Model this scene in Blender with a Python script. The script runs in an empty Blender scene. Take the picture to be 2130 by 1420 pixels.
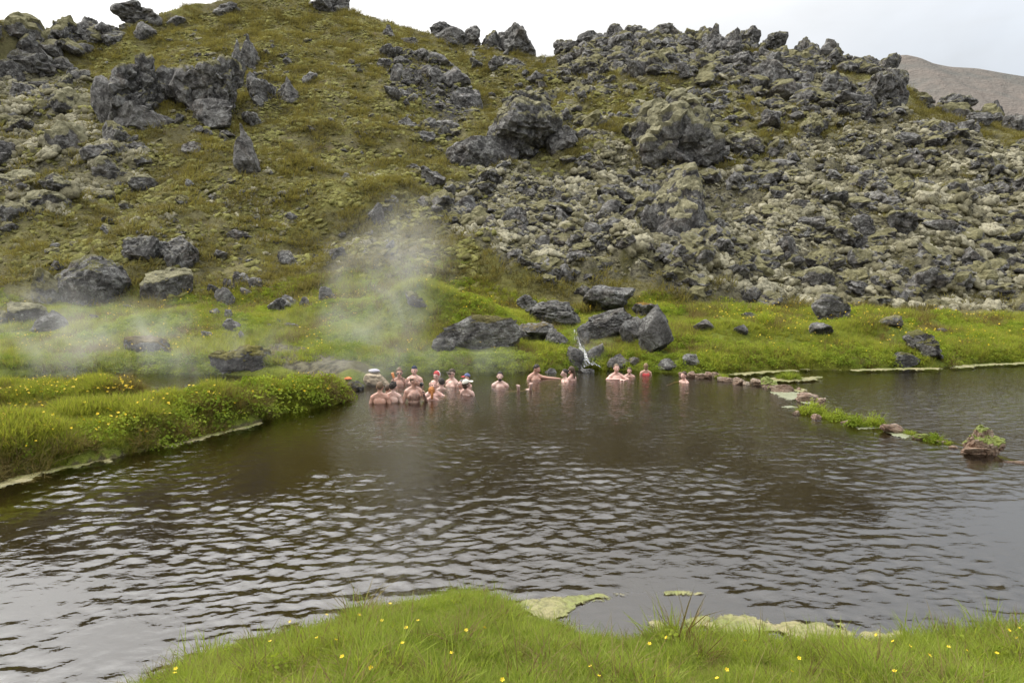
import bpy, math, random
import numpy as np
from mathutils import Vector, Matrix

# ------------------------------------------------------------------ camera, sky, sun, exposure
S = bpy.context.scene
COL = S.collection
CAM_H = 3.0
PITCH = math.radians(6.03)
FPX = 1420.0                      # focal length in pixels of the 2130 px wide photograph
cam_d = bpy.data.cameras.new('camera')
cam_d.sensor_width = 36.0
cam_d.lens = 24.0
cam_d.clip_end = 3000.0
cam_d.clip_start = 0.1
cam = bpy.data.objects.new('camera', cam_d)
COL.objects.link(cam)
cam.location = (0, 0, CAM_H)
cam.rotation_euler = (math.radians(90) - PITCH, 0, 0)
S.camera = cam
S.view_settings.view_transform = 'Standard'
S.view_settings.look = 'None'
S.view_settings.gamma = 1.0
S.view_settings.use_curve_mapping = False
S.view_settings.exposure = 0.68
S.cycles.use_denoising = True
S.cycles.max_bounces = 8
S.cycles.transparent_max_bounces = 24
S.cycles.volume_bounces = 1
S.cycles.volume_step_rate = 1.0
S.cycles.volume_max_steps = 128
S.cycles.caustics_reflective = False
S.cycles.caustics_refractive = False

SUN_AZ, SUN_EL = math.radians(-62), math.radians(48)   # ahead and to the left, behind thin cloud
sun_d = bpy.data.lights.new('sun', 'SUN')
sun_d.energy = 1.5
sun_d.angle = math.radians(10)
sun_d.color = (1.0, 0.95, 0.87)
sun = bpy.data.objects.new('sun', sun_d)
COL.objects.link(sun)
sdir = Vector((math.sin(SUN_AZ) * math.cos(SUN_EL), math.cos(SUN_AZ) * math.cos(SUN_EL), math.sin(SUN_EL)))
sun.rotation_euler = sdir.to_track_quat('Z', 'Y').to_euler()
sun.location = (-20, 20, 60)


class NT:
    """small helper to write node trees"""
    def __init__(s, tree):
        s.t = tree

    def n(s, typ, ins=None, **kw):
        nd = s.t.nodes.new(typ)
        for k, v in kw.items():
            setattr(nd, k, v)
        for k, v in (ins or {}).items():
            sock = nd.inputs[k]
            if isinstance(v, bpy.types.NodeSocket):
                s.t.links.new(v, sock)
            else:
                sock.default_value = v
        return nd

    def link(s, a, b):
        s.t.links.new(a, b)

    def math(s, op, a, b=0.0, c=0.0, clamp=False):
        nd = s.t.nodes.new('ShaderNodeMath')
        nd.operation = op
        nd.use_clamp = clamp
        for i, v in enumerate((a, b, c)):
            if isinstance(v, bpy.types.NodeSocket):
                s.t.links.new(v, nd.inputs[i])
            else:
                nd.inputs[i].default_value = v
        return nd.outputs[0]

    def mix(s, f, a, b, typ='MIX'):
        nd = s.t.nodes.new('ShaderNodeMix')
        nd.data_type = 'RGBA'
        nd.blend_type = typ
        for sock, v in ((nd.inputs[0], f), (nd.inputs[6], a), (nd.inputs[7], b)):
            if isinstance(v, bpy.types.NodeSocket):
                s.t.links.new(v, sock)
            else:
                sock.default_value = v if sock == nd.inputs[0] else (*v, 1.0) if len(v) == 3 else v
        return nd.outputs[2]

    def noise(s, vec, scale, detail=4, rough=0.55, dist=0.0):
        return s.n('ShaderNodeTexNoise', {'Vector': vec, 'Scale': scale, 'Detail': detail, 'Roughness': rough, 'Distortion': dist}).outputs[0]

    def step(s, v, a, b):
        return s.n('ShaderNodeMapRange', {0: v, 1: a, 2: b, 3: 0.0, 4: 1.0}, interpolation_type='SMOOTHSTEP').outputs[0]


world = bpy.data.worlds.new('World')
S.world = world
world.use_nodes = True
wt = NT(world.node_tree)
for nd in list(world.node_tree.nodes):
    world.node_tree.nodes.remove(nd)
sky = wt.n('ShaderNodeTexSky', sky_type='NISHITA', sun_disc=False, sun_elevation=SUN_EL, sun_rotation=SUN_AZ, altitude=600.0, dust_density=2.0)
tc = wt.n('ShaderNodeTexCoord').outputs['Generated']
sep = wt.n('ShaderNodeSeparateXYZ', {0: tc})
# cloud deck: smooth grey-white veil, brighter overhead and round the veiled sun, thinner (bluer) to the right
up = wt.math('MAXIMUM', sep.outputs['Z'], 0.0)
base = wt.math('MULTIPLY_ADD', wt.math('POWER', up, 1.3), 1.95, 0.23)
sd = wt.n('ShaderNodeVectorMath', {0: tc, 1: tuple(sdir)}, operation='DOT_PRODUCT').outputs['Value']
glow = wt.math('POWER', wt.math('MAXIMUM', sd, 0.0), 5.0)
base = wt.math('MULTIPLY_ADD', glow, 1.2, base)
stretched = wt.n('ShaderNodeMapping', {'Vector': tc, 'Scale': (1.0, 1.0, 3.0), 'Rotation': (0.0, 0.25, 0.4)}).outputs[0]
cl = wt.noise(stretched, 1.7, 5, 0.5, 0.6)
cl2 = wt.noise(stretched, 5.0, 5, 0.55, 0.3)
var = wt.math('MULTIPLY_ADD', wt.math('ADD', cl, wt.math('MULTIPLY', cl2, 0.45)), 0.75, 0.46)
base = wt.math('MULTIPLY', base, var)
right = wt.step(sep.outputs['X'], 0.0, 0.75)
tint = wt.mix(right, (1.0, 0.99, 0.975), (0.91, 0.95, 0.99))
cloud = wt.mix(1.0, tint, (1, 1, 1), 'MULTIPLY')
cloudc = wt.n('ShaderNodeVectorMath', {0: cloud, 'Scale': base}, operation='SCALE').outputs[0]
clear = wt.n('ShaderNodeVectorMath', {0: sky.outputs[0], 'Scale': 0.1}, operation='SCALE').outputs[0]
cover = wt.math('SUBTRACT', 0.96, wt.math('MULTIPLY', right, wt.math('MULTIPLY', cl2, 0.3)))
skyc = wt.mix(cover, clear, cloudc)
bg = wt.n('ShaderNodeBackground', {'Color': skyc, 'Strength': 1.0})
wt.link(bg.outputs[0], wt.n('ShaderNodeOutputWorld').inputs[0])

# ------------------------------------------------------------------ helpers
rng = np.random.default_rng(11)
random.seed(11)


def tag(o, label=None, cat=None, group=None, kind=None):
    if label: o['label'] = label
    if cat: o['category'] = cat
    if group: o['group'] = group
    if kind: o['kind'] = kind
    return o


def link(o, parent=None):
    COL.objects.link(o)
    if parent is not None:
        o.parent = parent
    return o


def empty(name, loc, rz=0.0):
    o = bpy.data.objects.new(name, None)
    o.empty_display_size = 0.1
    o.location = loc
    o.rotation_euler = (0, 0, rz)
    return link(o)


def mesh_from(name, V, F, mat=None, attrs=None, smooth=True):
    """V (n,3) array, F (m,k) array of equal-size faces or list of lists"""
    me = bpy.data.meshes.new(name)
    V = np.asarray(V, dtype=np.float32)
    if isinstance(F, np.ndarray):
        k = F.shape[1]
        me.vertices.add(len(V)); me.vertices.foreach_set('co', V.ravel())
        me.loops.add(F.size); me.loops.foreach_set('vertex_index', F.astype(np.int32).ravel())
        me.polygons.add(len(F)); me.polygons.foreach_set('loop_start', np.arange(0, F.size, k, dtype=np.int32))
        me.polygons.foreach_set('loop_total', np.full(len(F), k, dtype=np.int32))
        me.update(calc_edges=True)
    else:
        me.from_pydata(V.tolist(), [], F)
    me.polygons.foreach_set('use_smooth', np.full(len(me.polygons), smooth, dtype=bool))
    for an, av in (attrs or {}).items():
        av = np.asarray(av, dtype=np.float32)
        if av.ndim == 1:
            a = me.attributes.new(an, 'FLOAT', 'POINT'); a.data.foreach_set('value', av)
        elif av.shape[1] == 4:
            a = me.attributes.new(an, 'FLOAT_COLOR', 'POINT'); a.data.foreach_set('color', av.ravel())
        else:
            a = me.attributes.new(an, 'FLOAT_VECTOR', 'POINT'); a.data.foreach_set('vector', av.ravel())
    if mat: me.materials.append(mat)
    me.update()
    return me


_G = np.array([(1,1,0),(-1,1,0),(1,-1,0),(-1,-1,0),(1,0,1),(-1,0,1),(1,0,-1),(-1,0,-1),(0,1,1),(0,-1,1),(0,1,-1),(0,-1,-1),(1,1,0),(-1,1,0),(0,-1,1),(0,-1,-1)], dtype=np.float32)


def pnoise(P, seed=0):
    P = np.asarray(P, dtype=np.float32)
    I = np.floor(P); f = P - I; I = I.astype(np.int64)
    u = f * f * f * (f * (f * 6 - 15) + 10)
    out = np.zeros(len(P), dtype=np.float32)
    for dx in (0, 1):
        wx = u[:, 0] if dx else 1 - u[:, 0]
        for dy in (0, 1):
            wy = u[:, 1] if dy else 1 - u[:, 1]
            for dz in (0, 1):
                wz = u[:, 2] if dz else 1 - u[:, 2]
                h = ((I[:, 0] + dx) * 73856093) ^ ((I[:, 1] + dy) * 19349663) ^ ((I[:, 2] + dz) * 83492791) ^ (seed * 2654435761)
                h = (h ^ (h >> 13)) * 1274126177 & 0xffffffff
                g = _G[(h ^ (h >> 16)) & 15]
                out += wx * wy * wz * (g[:, 0] * (f[:, 0] - dx) + g[:, 1] * (f[:, 1] - dy) + g[:, 2] * (f[:, 2] - dz))
    return out


def fbm(P, octv=4, seed=0, gain=0.5, ridged=False, billow=False):
    P = np.asarray(P, dtype=np.float32)
    a, s, tot = 1.0, 0.0, 0.0
    for o in range(octv):
        n = pnoise(P * (2.03 ** o) + o * 17.3, seed + o)
        if ridged: n = 1 - 2 * np.abs(n)
        elif billow: n = 2 * np.abs(n)
        s = s + a * n; tot += a; a *= gain
    return s / tot


def xy3(x, y, s=1.0, z=0.0):
    return np.stack([np.asarray(x) * s, np.asarray(y) * s, np.full(np.shape(x), z)], 1)


def sstep(v, a, b):
    t = np.clip((v - a) / (b - a), 0, 1)
    return t * t * (3 - 2 * t)


def poly_sd(x, y, poly):
    """signed distance to polygon, positive inside"""
    x = np.asarray(x, dtype=np.float64); y = np.asarray(y, dtype=np.float64)
    d2 = np.full(x.shape, 1e18); inside = np.zeros(x.shape, dtype=bool)
    n = len(poly)
    for i in range(n):
        ax, ay = poly[i]; bx, by = poly[(i + 1) % n]
        ex, ey = bx - ax, by - ay
        L = ex * ex + ey * ey + 1e-12
        t = np.clip(((x - ax) * ex + (y - ay) * ey) / L, 0, 1)
        d2 = np.minimum(d2, (x - ax - t * ex) ** 2 + (y - ay - t * ey) ** 2)
        c = (ay > y) != (by > y)
        inside ^= c & (x < ex * (y - ay) / (ey if abs(ey) > 1e-12 else 1e-12) + ax)
    d = np.sqrt(d2)
    return np.where(inside, d, -d)


CP, SP = math.cos(PITCH), math.sin(PITCH)


def ray(px, py):
    """direction of sight through a point of the photograph, scaled to y = 1"""
    a = (px - 1065.0) / FPX; b = -(py - 710.0) / FPX
    y = CP + b * SP; z = -SP + b * CP
    return a / y, z / y


def W(px, py, z=0.0):
    """point at height z seen at a photograph pixel"""
    u, v = ray(px, py)
    y = (z - CAM_H) / v
    return (u * y, y)


def smooth_poly(p, n=2, closed=True):
    p = [tuple(q) for q in p]
    for _ in range(n):
        q = []
        m = len(p)
        if not closed: q.append(p[0])
        for i in range(m if closed else m - 1):
            a, b = p[i], p[(i + 1) % m]
            q.append((a[0] * .75 + b[0] * .25, a[1] * .75 + b[1] * .25))
            q.append((a[0] * .25 + b[0] * .75, a[1] * .25 + b[1] * .75))
        if not closed: q.append(p[-1])
        p = q
    return p


# ------------------------------------------------------------------ the lie of the land
far_shore = [(-60, 21.0)] + [W(*p) for p in ((-500, 786), (-120, 782), (150, 780), (330, 776), (500, 780), (640, 788), (735, 800), (775, 790), (800, 778), (900, 774), (1000, 774), (1090, 774), (1180, 768), (1212, 764), (1240, 767), (1300, 770), (1370, 774), (1430, 778), (1480, 776), (1560, 771), (1640, 768), (1690, 766), (1750, 766), (1850, 763), (1960, 762), (2005, 755), (2130, 752), (2400, 748))] + [(45, 24), (90, 25)]
FAR = smooth_poly(far_shore, 1, False) + [(120, 400), (-120, 400)]
PEN = smooth_poly([W(*p) for p in ((-500, 1120), (-180, 1045), (0, 1003), (100, 973), (250, 945), (330, 930), (420, 905), (500, 884), (560, 868), (640, 851), (705, 838), (728, 826), (700, 818), (600, 834), (450, 856), (310, 880), (150, 905), (0, 930), (-500, 1000))], 2)
LOBE = smooth_poly([W(*p) for p in ((-600, 850), (0, 846), (120, 842), (240, 836), (300, 828), (312, 818), (290, 812), (150, 818), (0, 822), (-600, 824))], 2)
NEAR = smooth_poly([(-5.2, -8), (-4.8, 0), (-3.9, 2.3), (-3.35, 3.5), (-2.85, 4.15), (-2.35, 4.6), (-1.75, 5.05), (-1.1, 5.5), (-0.45, 5.75), (0.0, 5.6), (0.4, 5.2), (0.75, 4.95), (1.3, 4.95), (2.0, 4.95), (2.7, 4.95), (3.2, 5.0), (3.7, 5.1), (4.3, 5.15), (6, 5.2), (10, 5.2), (14, -8)], 2)

RIDGE = []
for px, py, dist in ((-900, 90, 60), (-400, 70, 60), (-60, 50, 60), (0, 50, 60), (60, 84, 62), (150, 86, 64), (250, 66, 67), (300, 40, 68), (380, 12, 72), (500, -8, 74), (600, -14, 76), (680, 12, 76), (760, 36, 74), (880, 66, 72), (960, 95, 72), (1050, 108, 72), (1120, 120, 72), (1180, 112, 72), (1240, 100, 72), (1300, 84, 72), (1400, 76, 72), (1500, 86, 70), (1600, 110, 68), (1700, 126, 66), (1800, 144, 64), (1850, 164, 62), (1890, 218, 63), (2000, 232, 63), (2080, 250, 62), (2150, 285, 61), (2500, 320, 60), (3200, 330, 60)):
    u, v = ray(px, py)
    RIDGE.append((u * dist, dist, CAM_H + v * dist))
RIDGE = np.array(RIDGE)

MOUNDS = [(-2.3, 24.6, 2.6, 1.7, 1.0), (-3.6, 24.4, 1.4, 1.1, 0.55), (-6.5, 26.5, 3.0, 1.8, 0.4), (3.9, 22.9, 1.6, 1.0, 0.35), (-11.5, 24.0, 3.0, 1.4, 0.35), (9.6, 23.6, 2.2, 1.2, 0.3), (7.0, 23.2, 1.3, .9, 0.25), (13.0, 24.5, 1.6, 1.0, 0.35), (-9.5, 22.3, 1.6, .7, .25)]


def land(x, y, fine=True):
    """height of the ground, and the signed distance to the shore"""
    x = np.asarray(x, dtype=np.float64); y = np.asarray(y, dtype=np.float64)
    w = xy3(x, y, 0.9)
    wob = 0.16 * pnoise(w * 1.1, 5) + 0.07 * pnoise(w * 3.4, 6)
    sF = poly_sd(x, y, FAR) + wob
    wob2 = 0.30 * pnoise(w * 0.75, 15) + 0.12 * pnoise(w * 2.2, 16)
    sP = poly_sd(x, y, PEN) + wob * 0.8 + wob2 * sstep(-poly_sd(x, y, PEN), -0.8, 0.0)
    sL = poly_sd(x, y, LOBE) + wob * 0.8
    sN = poly_sd(x, y, NEAR) + wob * 0.5
    s = np.maximum(np.maximum(sF, sP), np.maximum(sL, sN))
    bed = -0.95 * (1 - np.exp(np.minimum(s, 0) / 1.1)) - 0.05
    bed += 0.05 * pnoise(xy3(x, y, 2.1), 8)
    z = bed
    # near bank, peninsula, rear lobe
    zN = np.maximum(-0.05 + 0.30 * (1 - np.exp(-np.maximum(sN, 0) / 0.15)) + 0.30 * np.maximum(sN, 0), -0.05)
    zN = np.minimum(zN, 1.38 + 0.02 * sN)
    zP = -0.05 + 0.46 * (1 - np.exp(-np.maximum(sP, 0) / 0.22)) + (0.10 + 0.30 * pnoise(xy3(x, y, 0.8), 17)) * np.minimum(np.maximum(sP, 0), 1.0)
    zL = -0.05 + 0.27 * (1 - np.exp(-np.maximum(sL, 0) / 0.22)) + 0.08 * np.minimum(np.maximum(sL, 0), 1.0)
    q = np.maximum(sF, 0)
    zF = -0.05 + 0.36 * (1 - np.exp(-q / 0.30)) + 0.135 * q
    yr = np.interp(x, RIDGE[:, 0], RIDGE[:, 1]); zr = np.interp(x, RIDGE[:, 0], RIDGE[:, 2])
    foot = 8.2 + 1.6 * pnoise(xy3(x, x * 0, 0.12), 3)
    ys = y - q
    yf = ys + foot
    t = (y - yf) / np.maximum(yr - yf, 5.0)
    zfoot = 0.31 + 0.135 * foot
    tt = np.clip(t, 0, 1)
    prof = tt * 0.93 + 0.07 * tt ** 2
    zh = zfoot + (zr - zfoot) * prof - np.maximum(t - 1, 0) * 14 - 0.0
    blend = sstep(t, -0.02, 0.03)
    zF = zF * (1 - blend) + np.maximum(zh, -5) * blend
    hillm = sstep(t, 0.0, 0.12) * (1 - 0.75 * sstep(t, 0.8, 1.0))
    zF = zF + hillm * (1.3 * pnoise(xy3(x, y, 0.11), 21) + 0.7 * pnoise(xy3(x, y, 0.27), 22) * 1.2)
    for mx, my, rx, ry, hh in MOUNDS:
        zF = zF + hh * np.exp(-(((x - mx) / rx) ** 2 + ((y - my) / ry) ** 2) ** 1.5) * sstep(sF, 0.0, 0.8)
    zF = zF + 0.07 * pnoise(xy3(x, y, 1.3), 31) * sstep(sF, 0.2, 1.0) + 0.12 * pnoise(xy3(x, y, 0.6), 32) * sstep(sF, 0.4, 2.0)
    for ss, zz in ((sN, zN), (sP, zP), (sL, zL), (sF, zF)):
        z = np.where(ss > 0, np.maximum(z, zz), z)
    bump = 0.035 * pnoise(xy3(x, y, 2.6), 33) + 0.02 * pnoise(xy3(x, y, 6.0), 34)
    z = z + bump * sstep(np.maximum(sN, np.maximum(sP, sL)), 0.1, 0.4)
    return z, s, sF, t


def at(px, py):
    """where the line of sight through a photograph pixel meets the ground (world point)"""
    u, v = ray(px, py)
    ys = np.concatenate([np.linspace(2.5, 24, 260), np.linspace(24.1, 100, 500)])
    zz = land(u * ys, ys)[0]
    lz = CAM_H + v * ys
    hit = np.nonzero(np.maximum(zz, -0.02) >= lz)[0]
    i = hit[0] if len(hit) else int(np.argmax(np.where(ys > 30, zz - lz, -99)))     # past the crest: stand on the crest
    if 0 < i and len(hit):
        a = lz[i - 1] - max(zz[i - 1], -.02); b = max(zz[i], -.02) - lz[i]
        k = a / (a + b + 1e-9)
        y = ys[i - 1] + (ys[i] - ys[i - 1]) * k
    else:
        y = ys[i]
        return np.array((u * y, y, zz[i]))
    return np.array((u * y, y, CAM_H + v * y))


def zone(pts):
    return [tuple(at(*p)[:2]) for p in pts]


Z_RUBBLE = zone([(1030, 350), (1180, 365), (1290, 290), (1340, 350), (1500, 360), (1620, 300), (1760, 270), (1880, 250), (2130, 300), (2500, 340), (2600, 640), (2130, 648), (1900, 640), (1750, 640), (1560, 628), (1400, 610), (1250, 590), (1060, 570), (1000, 520), (900, 470), (870, 420)])
Z_CREST = zone([(1150, 128), (1300, 95), (1500, 105), (1700, 142), (1850, 185), (1890, 240), (1760, 265), (1600, 215), (1450, 180), (1300, 165), (1170, 150)])
Z_SCREE = zone([(930, 380), (1180, 360), (1330, 420), (1300, 520), (1050, 540), (900, 460)])
Z_MID = zone([(960, 110), (1150, 135), (1300, 165), (1600, 215), (1760, 265), (1620, 310), (1500, 360), (1340, 350), (1290, 290), (1180, 365), (1100, 250), (1000, 180)])
Z_BLOCKS = zone([(790, 115), (900, 110), (980, 180), (1000, 240), (960, 300), (850, 290), (900, 240), (800, 220)])
Z_LEFTMOSS = zone([(-300, 90), (60, 110), (170, 150), (200, 260), (310, 300), (300, 400), (150, 450), (0, 500), (-300, 520)])
Z_CRAGS = zone([(210, 300), (230, 130), (420, 120), (560, 90), (630, 210), (520, 280), (540, 360), (480, 360), (460, 290), (330, 260)])
Z_BROWN = zone([(280, 430), (560, 380), (760, 420), (850, 540), (600, 590), (400, 570), (240, 520)])
Z_LUSH = zone([(-400, 610), (60, 640), (300, 610), (450, 610), (650, 590), (720, 560), (900, 545), (1000, 560), (1070, 630), (1200, 640), (1400, 615), (1560, 640), (1800, 645), (2000, 655), (2400, 650)]) + [(60, 18), (-60, 16)]

# ------------------------------------------------------------------ materials
def new_mat(name):
    m = bpy.data.materials.new(name)
    m.use_nodes = True
    for nd in list(m.node_tree.nodes):
        m.node_tree.nodes.remove(nd)
    t = NT(m.node_tree)
    out = t.n('ShaderNodeOutputMaterial')
    return m, t, out


def simple_mat(name, col, rough=0.7, spec=0.3, noise_scale=None, amp=0.2, bump=0.0, space='Object', sss=0.0):
    m, t, out = new_mat(name)
    c = col
    ins = {'Roughness': rough, 'Specular IOR Level': spec}
    if noise_scale:
        v = t.n('ShaderNodeTexCoord').outputs[space]
        nz = t.noise(v, noise_scale, 4, 0.6)
        dark = tuple(x * (1 - amp) for x in col); lite = tuple(min(1, x * (1 + amp)) for x in col)
        c = t.mix(nz, dark, lite)
        ins['Base Color'] = c
        if bump:
            ins['Normal'] = t.n('ShaderNodeBump', {'Height': nz, 'Strength': bump, 'Distance': 0.02}).outputs[0]
    else:
        ins['Base Color'] = (*col, 1)
    if sss:
        ins['Subsurface Weight'] = sss
        ins['Subsurface Radius'] = (0.02, 0.008, 0.004)
    p = t.n('ShaderNodeBsdfPrincipled', ins)
    t.link(p.outputs[0], out.inputs[0])
    return m


def make_ground_mat():
    m, t, out = new_mat('ground')
    pos = t.n('ShaderNodeNewGeometry').outputs['Position']
    zc = t.n('ShaderNodeAttribute', attribute_name='zone')
    sp = t.n('ShaderNodeSeparateColor', {0: zc.outputs['Color']})
    lush, moss, scree, bed = sp.outputs[0], sp.outputs[1], sp.outputs[2], zc.outputs['Alpha']
    n1 = t.noise(pos, 0.16, 4, 0.6, 0.4); n2 = t.noise(pos, 0.9, 6, 0.65); n3 = t.noise(pos, 4.5, 5, 0.7); n4 = t.noise(pos, 18.0, 3, 0.7); n5 = t.noise(pos, 0.42, 5, 0.65, 0.5)
    # rough grass of the slope
    g = t.mix(t.step(n5, 0.38, 0.62), (0.095, 0.085, 0.045), (0.19, 0.172, 0.078))
    g = t.mix(t.step(n1, 0.5, 0.62), g, (0.19, 0.182, 0.055))
    g = t.mix(t.step(n2, 0.55, 0.72), g, (0.12, 0.088, 0.055))
    g = t.mix(t.math('MULTIPLY', t.step(n3, 0.52, 0.66), 0.75), g, (0.034, 0.032, 0.017))
    g = t.mix(t.math('MULTIPLY', t.step(n4, 0.5, 0.72), 0.6), g, (0.27, 0.25, 0.14))
    # meadow
    lu = t.mix(t.step(n2, 0.35, 0.65), (0.115, 0.145, 0.027), (0.215, 0.245, 0.042))
    lu = t.mix(t.math('MULTIPLY', t.step(n3, 0.5, 0.7), 0.6), lu, (0.04, 0.055, 0.012))
    lu = t.mix(t.step(n1, 0.52, 0.7), lu, (0.16, 0.165, 0.025))
    # pale woolly moss between stones; dark soil tone deepened to paint shade in recesses
    mo = t.mix(t.step(n3, 0.35, 0.6), (0.05, 0.045, 0.034), (0.20, 0.185, 0.12))
    mo = t.mix(t.step(n5, 0.5, 0.65), mo, (0.095, 0.088, 0.035))
    mo = t.mix(t.math('MULTIPLY', t.step(n4, 0.5, 0.7), 0.7), mo, (0.055, 0.053, 0.05))
    sc = t.mix(t.step(n3, 0.35, 0.65), (0.05, 0.047, 0.044), (0.125, 0.12, 0.112))
    sc = t.mix(t.step(n4, 0.45, 0.7), sc, (0.07, 0.062, 0.05))
    bd = t.mix(t.step(n2, 0.4, 0.65), (0.085, 0.066, 0.038), (0.13, 0.108, 0.056))
    bd = t.mix(t.math('MULTIPLY', t.step(n4, 0.45, 0.7), 0.8), bd, (0.04, 0.033, 0.022))
    bd = t.mix(t.math('MULTIPLY', t.step(n1, 0.5, 0.6), 0.6), bd, (0.10, 0.105, 0.03))
    jit = t.math('MULTIPLY', t.math('SUBTRACT', n2, 0.5), 0.9)

    def soft(v):
        return t.step(t.math('ADD', v, jit), 0.35, 0.65)
    c = t.mix(soft(moss), g, mo)
    c = t.mix(soft(scree), c, sc)
    c = t.mix(soft(lush), c, lu)
    c = t.mix(t.step(bed, 0.3, 0.7), c, bd)
    h = t.math('ADD', t.math('MULTIPLY', n3, 1.0), t.math('MULTIPLY', n4, 0.35))
    b = t.n('ShaderNodeBump', {'Height': h, 'Strength': 0.9, 'Distance': 0.25})
    p = t.n('ShaderNodeBsdfPrincipled', {'Base Color': c, 'Roughness': 0.95, 'Specular IOR Level': 0.1, 'Normal': b.outputs[0]})
    t.link(p.outputs[0], out.inputs[0])
    return m


def make_rock_mat():
    """dark lava: grey to brownish, lichen specks, cracks; woolly moss where the mesh carries it"""
    m, t, out = new_mat('lava_rock')
    tcn = t.n('ShaderNodeTexCoord').outputs['Object']
    oi = t.n('ShaderNodeObjectInfo')
    geo = t.n('ShaderNodeNewGeometry')
    pos = geo.outputs['Position']
    rnd = oi.outputs['Random']
    n1 = t.noise(pos, 0.7, 5, 0.65, 0.3); n2 = t.noise(pos, 3.5, 6, 0.7, 0.4); n3 = t.noise(pos, 14.0, 5, 0.75); n4 = t.noise(pos, 40.0, 3, 0.7)
    n5 = t.noise(pos, 1.6, 6, 0.72, 0.8)
    base = t.mix(rnd, (0.098, 0.095, 0.092), (0.195, 0.185, 0.172))
    base = t.mix(t.step(n1, 0.5, 0.68), base, (0.165, 0.142, 0.12))
    base = t.mix(t.step(n5, 0.36, 0.56), (0.036, 0.034, 0.033), base)
    base = t.mix(t.math('MULTIPLY', t.step(n2, 0.5, 0.64), 0.7), base, (0.33, 0.325, 0.31))
    base = t.mix(t.math('MULTIPLY', t.step(n3, 0.5, 0.64), 0.7), base, (0.04, 0.037, 0.034))
    lich = t.math('MULTIPLY', t.step(n5, 0.5, 0.66), t.step(n3, 0.45, 0.55))
    base = t.mix(t.math('MULTIPLY', lich, 0.8), base, (0.45, 0.45, 0.42))
    base = t.mix(t.math('MULTIPLY', t.step(n4, 0.52, 0.7), 0.5), base, (0.05, 0.047, 0.043))
    at_ = t.n('ShaderNodeAttribute', attribute_name='moss').outputs['Fac']
    mm = t.step(t.math('ADD', at_, t.math('MULTIPLY', t.math('SUBTRACT', n3, 0.5), 1.1)), 0.42, 0.6)
    mcol = t.mix(t.step(n2, 0.35, 0.65), (0.55, 0.55, 0.5), (1.1, 1.08, 1.0))
    mcol = t.mix(1.0, mcol, oi.outputs['Color'], 'MULTIPLY')
    mcol = t.mix(t.math('MULTIPLY', t.step(n4, 0.5, 0.7), 0.45), mcol, (0.06, 0.055, 0.025))
    c = t.mix(mm, base, mcol)
    hh = t.math('ADD', t.math('MULTIPLY', n2, 1.0), t.math('MULTIPLY', n3, 0.5))
    hh = t.math('ADD', hh, t.math('MULTIPLY', n4, 0.15))
    b = t.n('ShaderNodeBump', {'Height': hh, 'Strength': 1.0, 'Distance': 0.22})
    r = t.math('MULTIPLY_ADD', mm, 0.15, 0.8)
    p = t.n('ShaderNodeBsdfPrincipled', {'Base Color': c, 'Roughness': r, 'Specular IOR Level': 0.25, 'Normal': b.outputs[0]})
    t.link(p.outputs[0], out.inputs[0])
    return m


def make_moss_mat(name, ca, cb, cd):
    m, t, out = new_mat(name)
    pos = t.n('ShaderNodeNewGeometry').outputs['Position']
    rnd = t.n('ShaderNodeObjectInfo').outputs['Random']
    n1 = t.noise(pos, 0.5, 3, 0.6); n2 = t.noise(pos, 6.0, 5, 0.7); n3 = t.noise(pos, 28.0, 3, 0.7)
    c = t.mix(t.step(t.math('ADD', n1, t.math('MULTIPLY', t.math('SUBTRACT', rnd, 0.5), 0.9)), 0.25, 0.75), ca, cb)
    c = t.mix(t.math('MULTIPLY', t.step(n2, 0.46, 0.64), 0.8), c, cd)
    c = t.mix(t.math('MULTIPLY', t.step(n3, 0.5, 0.72), 0.35), c, tuple(x * 1.5 for x in cb))
    b = t.n('ShaderNodeBump', {'Height': t.math('ADD', n2, t.math('MULTIPLY', n3, 0.4)), 'Strength': 0.8, 'Distance': 0.08})
    p = t.n('ShaderNodeBsdfPrincipled', {'Base Color': c, 'Roughness': 0.97, 'Specular IOR Level': 0.05, 'Normal': b.outputs[0]})
    t.link(p.outputs[0], out.inputs[0])
    return m


def make_leaf_mat(name, ca, cb, cc, trans=0.45, patch=0.7, tipdry=None):
    """thin leaves and blades: diffuse on both sides with light coming through"""
    m, t, out = new_mat(name)
    pos = t.n('ShaderNodeNewGeometry').outputs['Position']
    rnd = t.n('ShaderNodeObjectInfo').outputs['Random']
    n1 = t.noise(pos, patch, 4, 0.6); n2 = t.noise(pos, 30.0, 2, 0.5)
    k = t.math('ADD', n1, t.math('MULTIPLY', t.math('SUBTRACT', rnd, 0.5), 0.45))
    c = t.mix(t.step(k, 0.3, 0.68), ca, cb)
    c = t.mix(t.step(n2, 0.45, 0.75), c, cc)
    c = t.mix(t.math('MULTIPLY', t.n('ShaderNodeAttribute', attribute_name='dry').outputs['Fac'], 1.0), c, (0.2, 0.17, 0.07))
    d = t.n('ShaderNodeBsdfDiffuse', {'Color': c})
    tr = t.n('ShaderNodeBsdfTranslucent', {'Color': t.mix(1.0, c, (1.25, 1.2, 0.7), 'MULTIPLY')})
    mx = t.n('ShaderNodeMixShader', {0: trans, 1: d.outputs[0], 2: tr.outputs[0]})
    t.link(mx.outputs[0], out.inputs[0])
    return m


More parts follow.
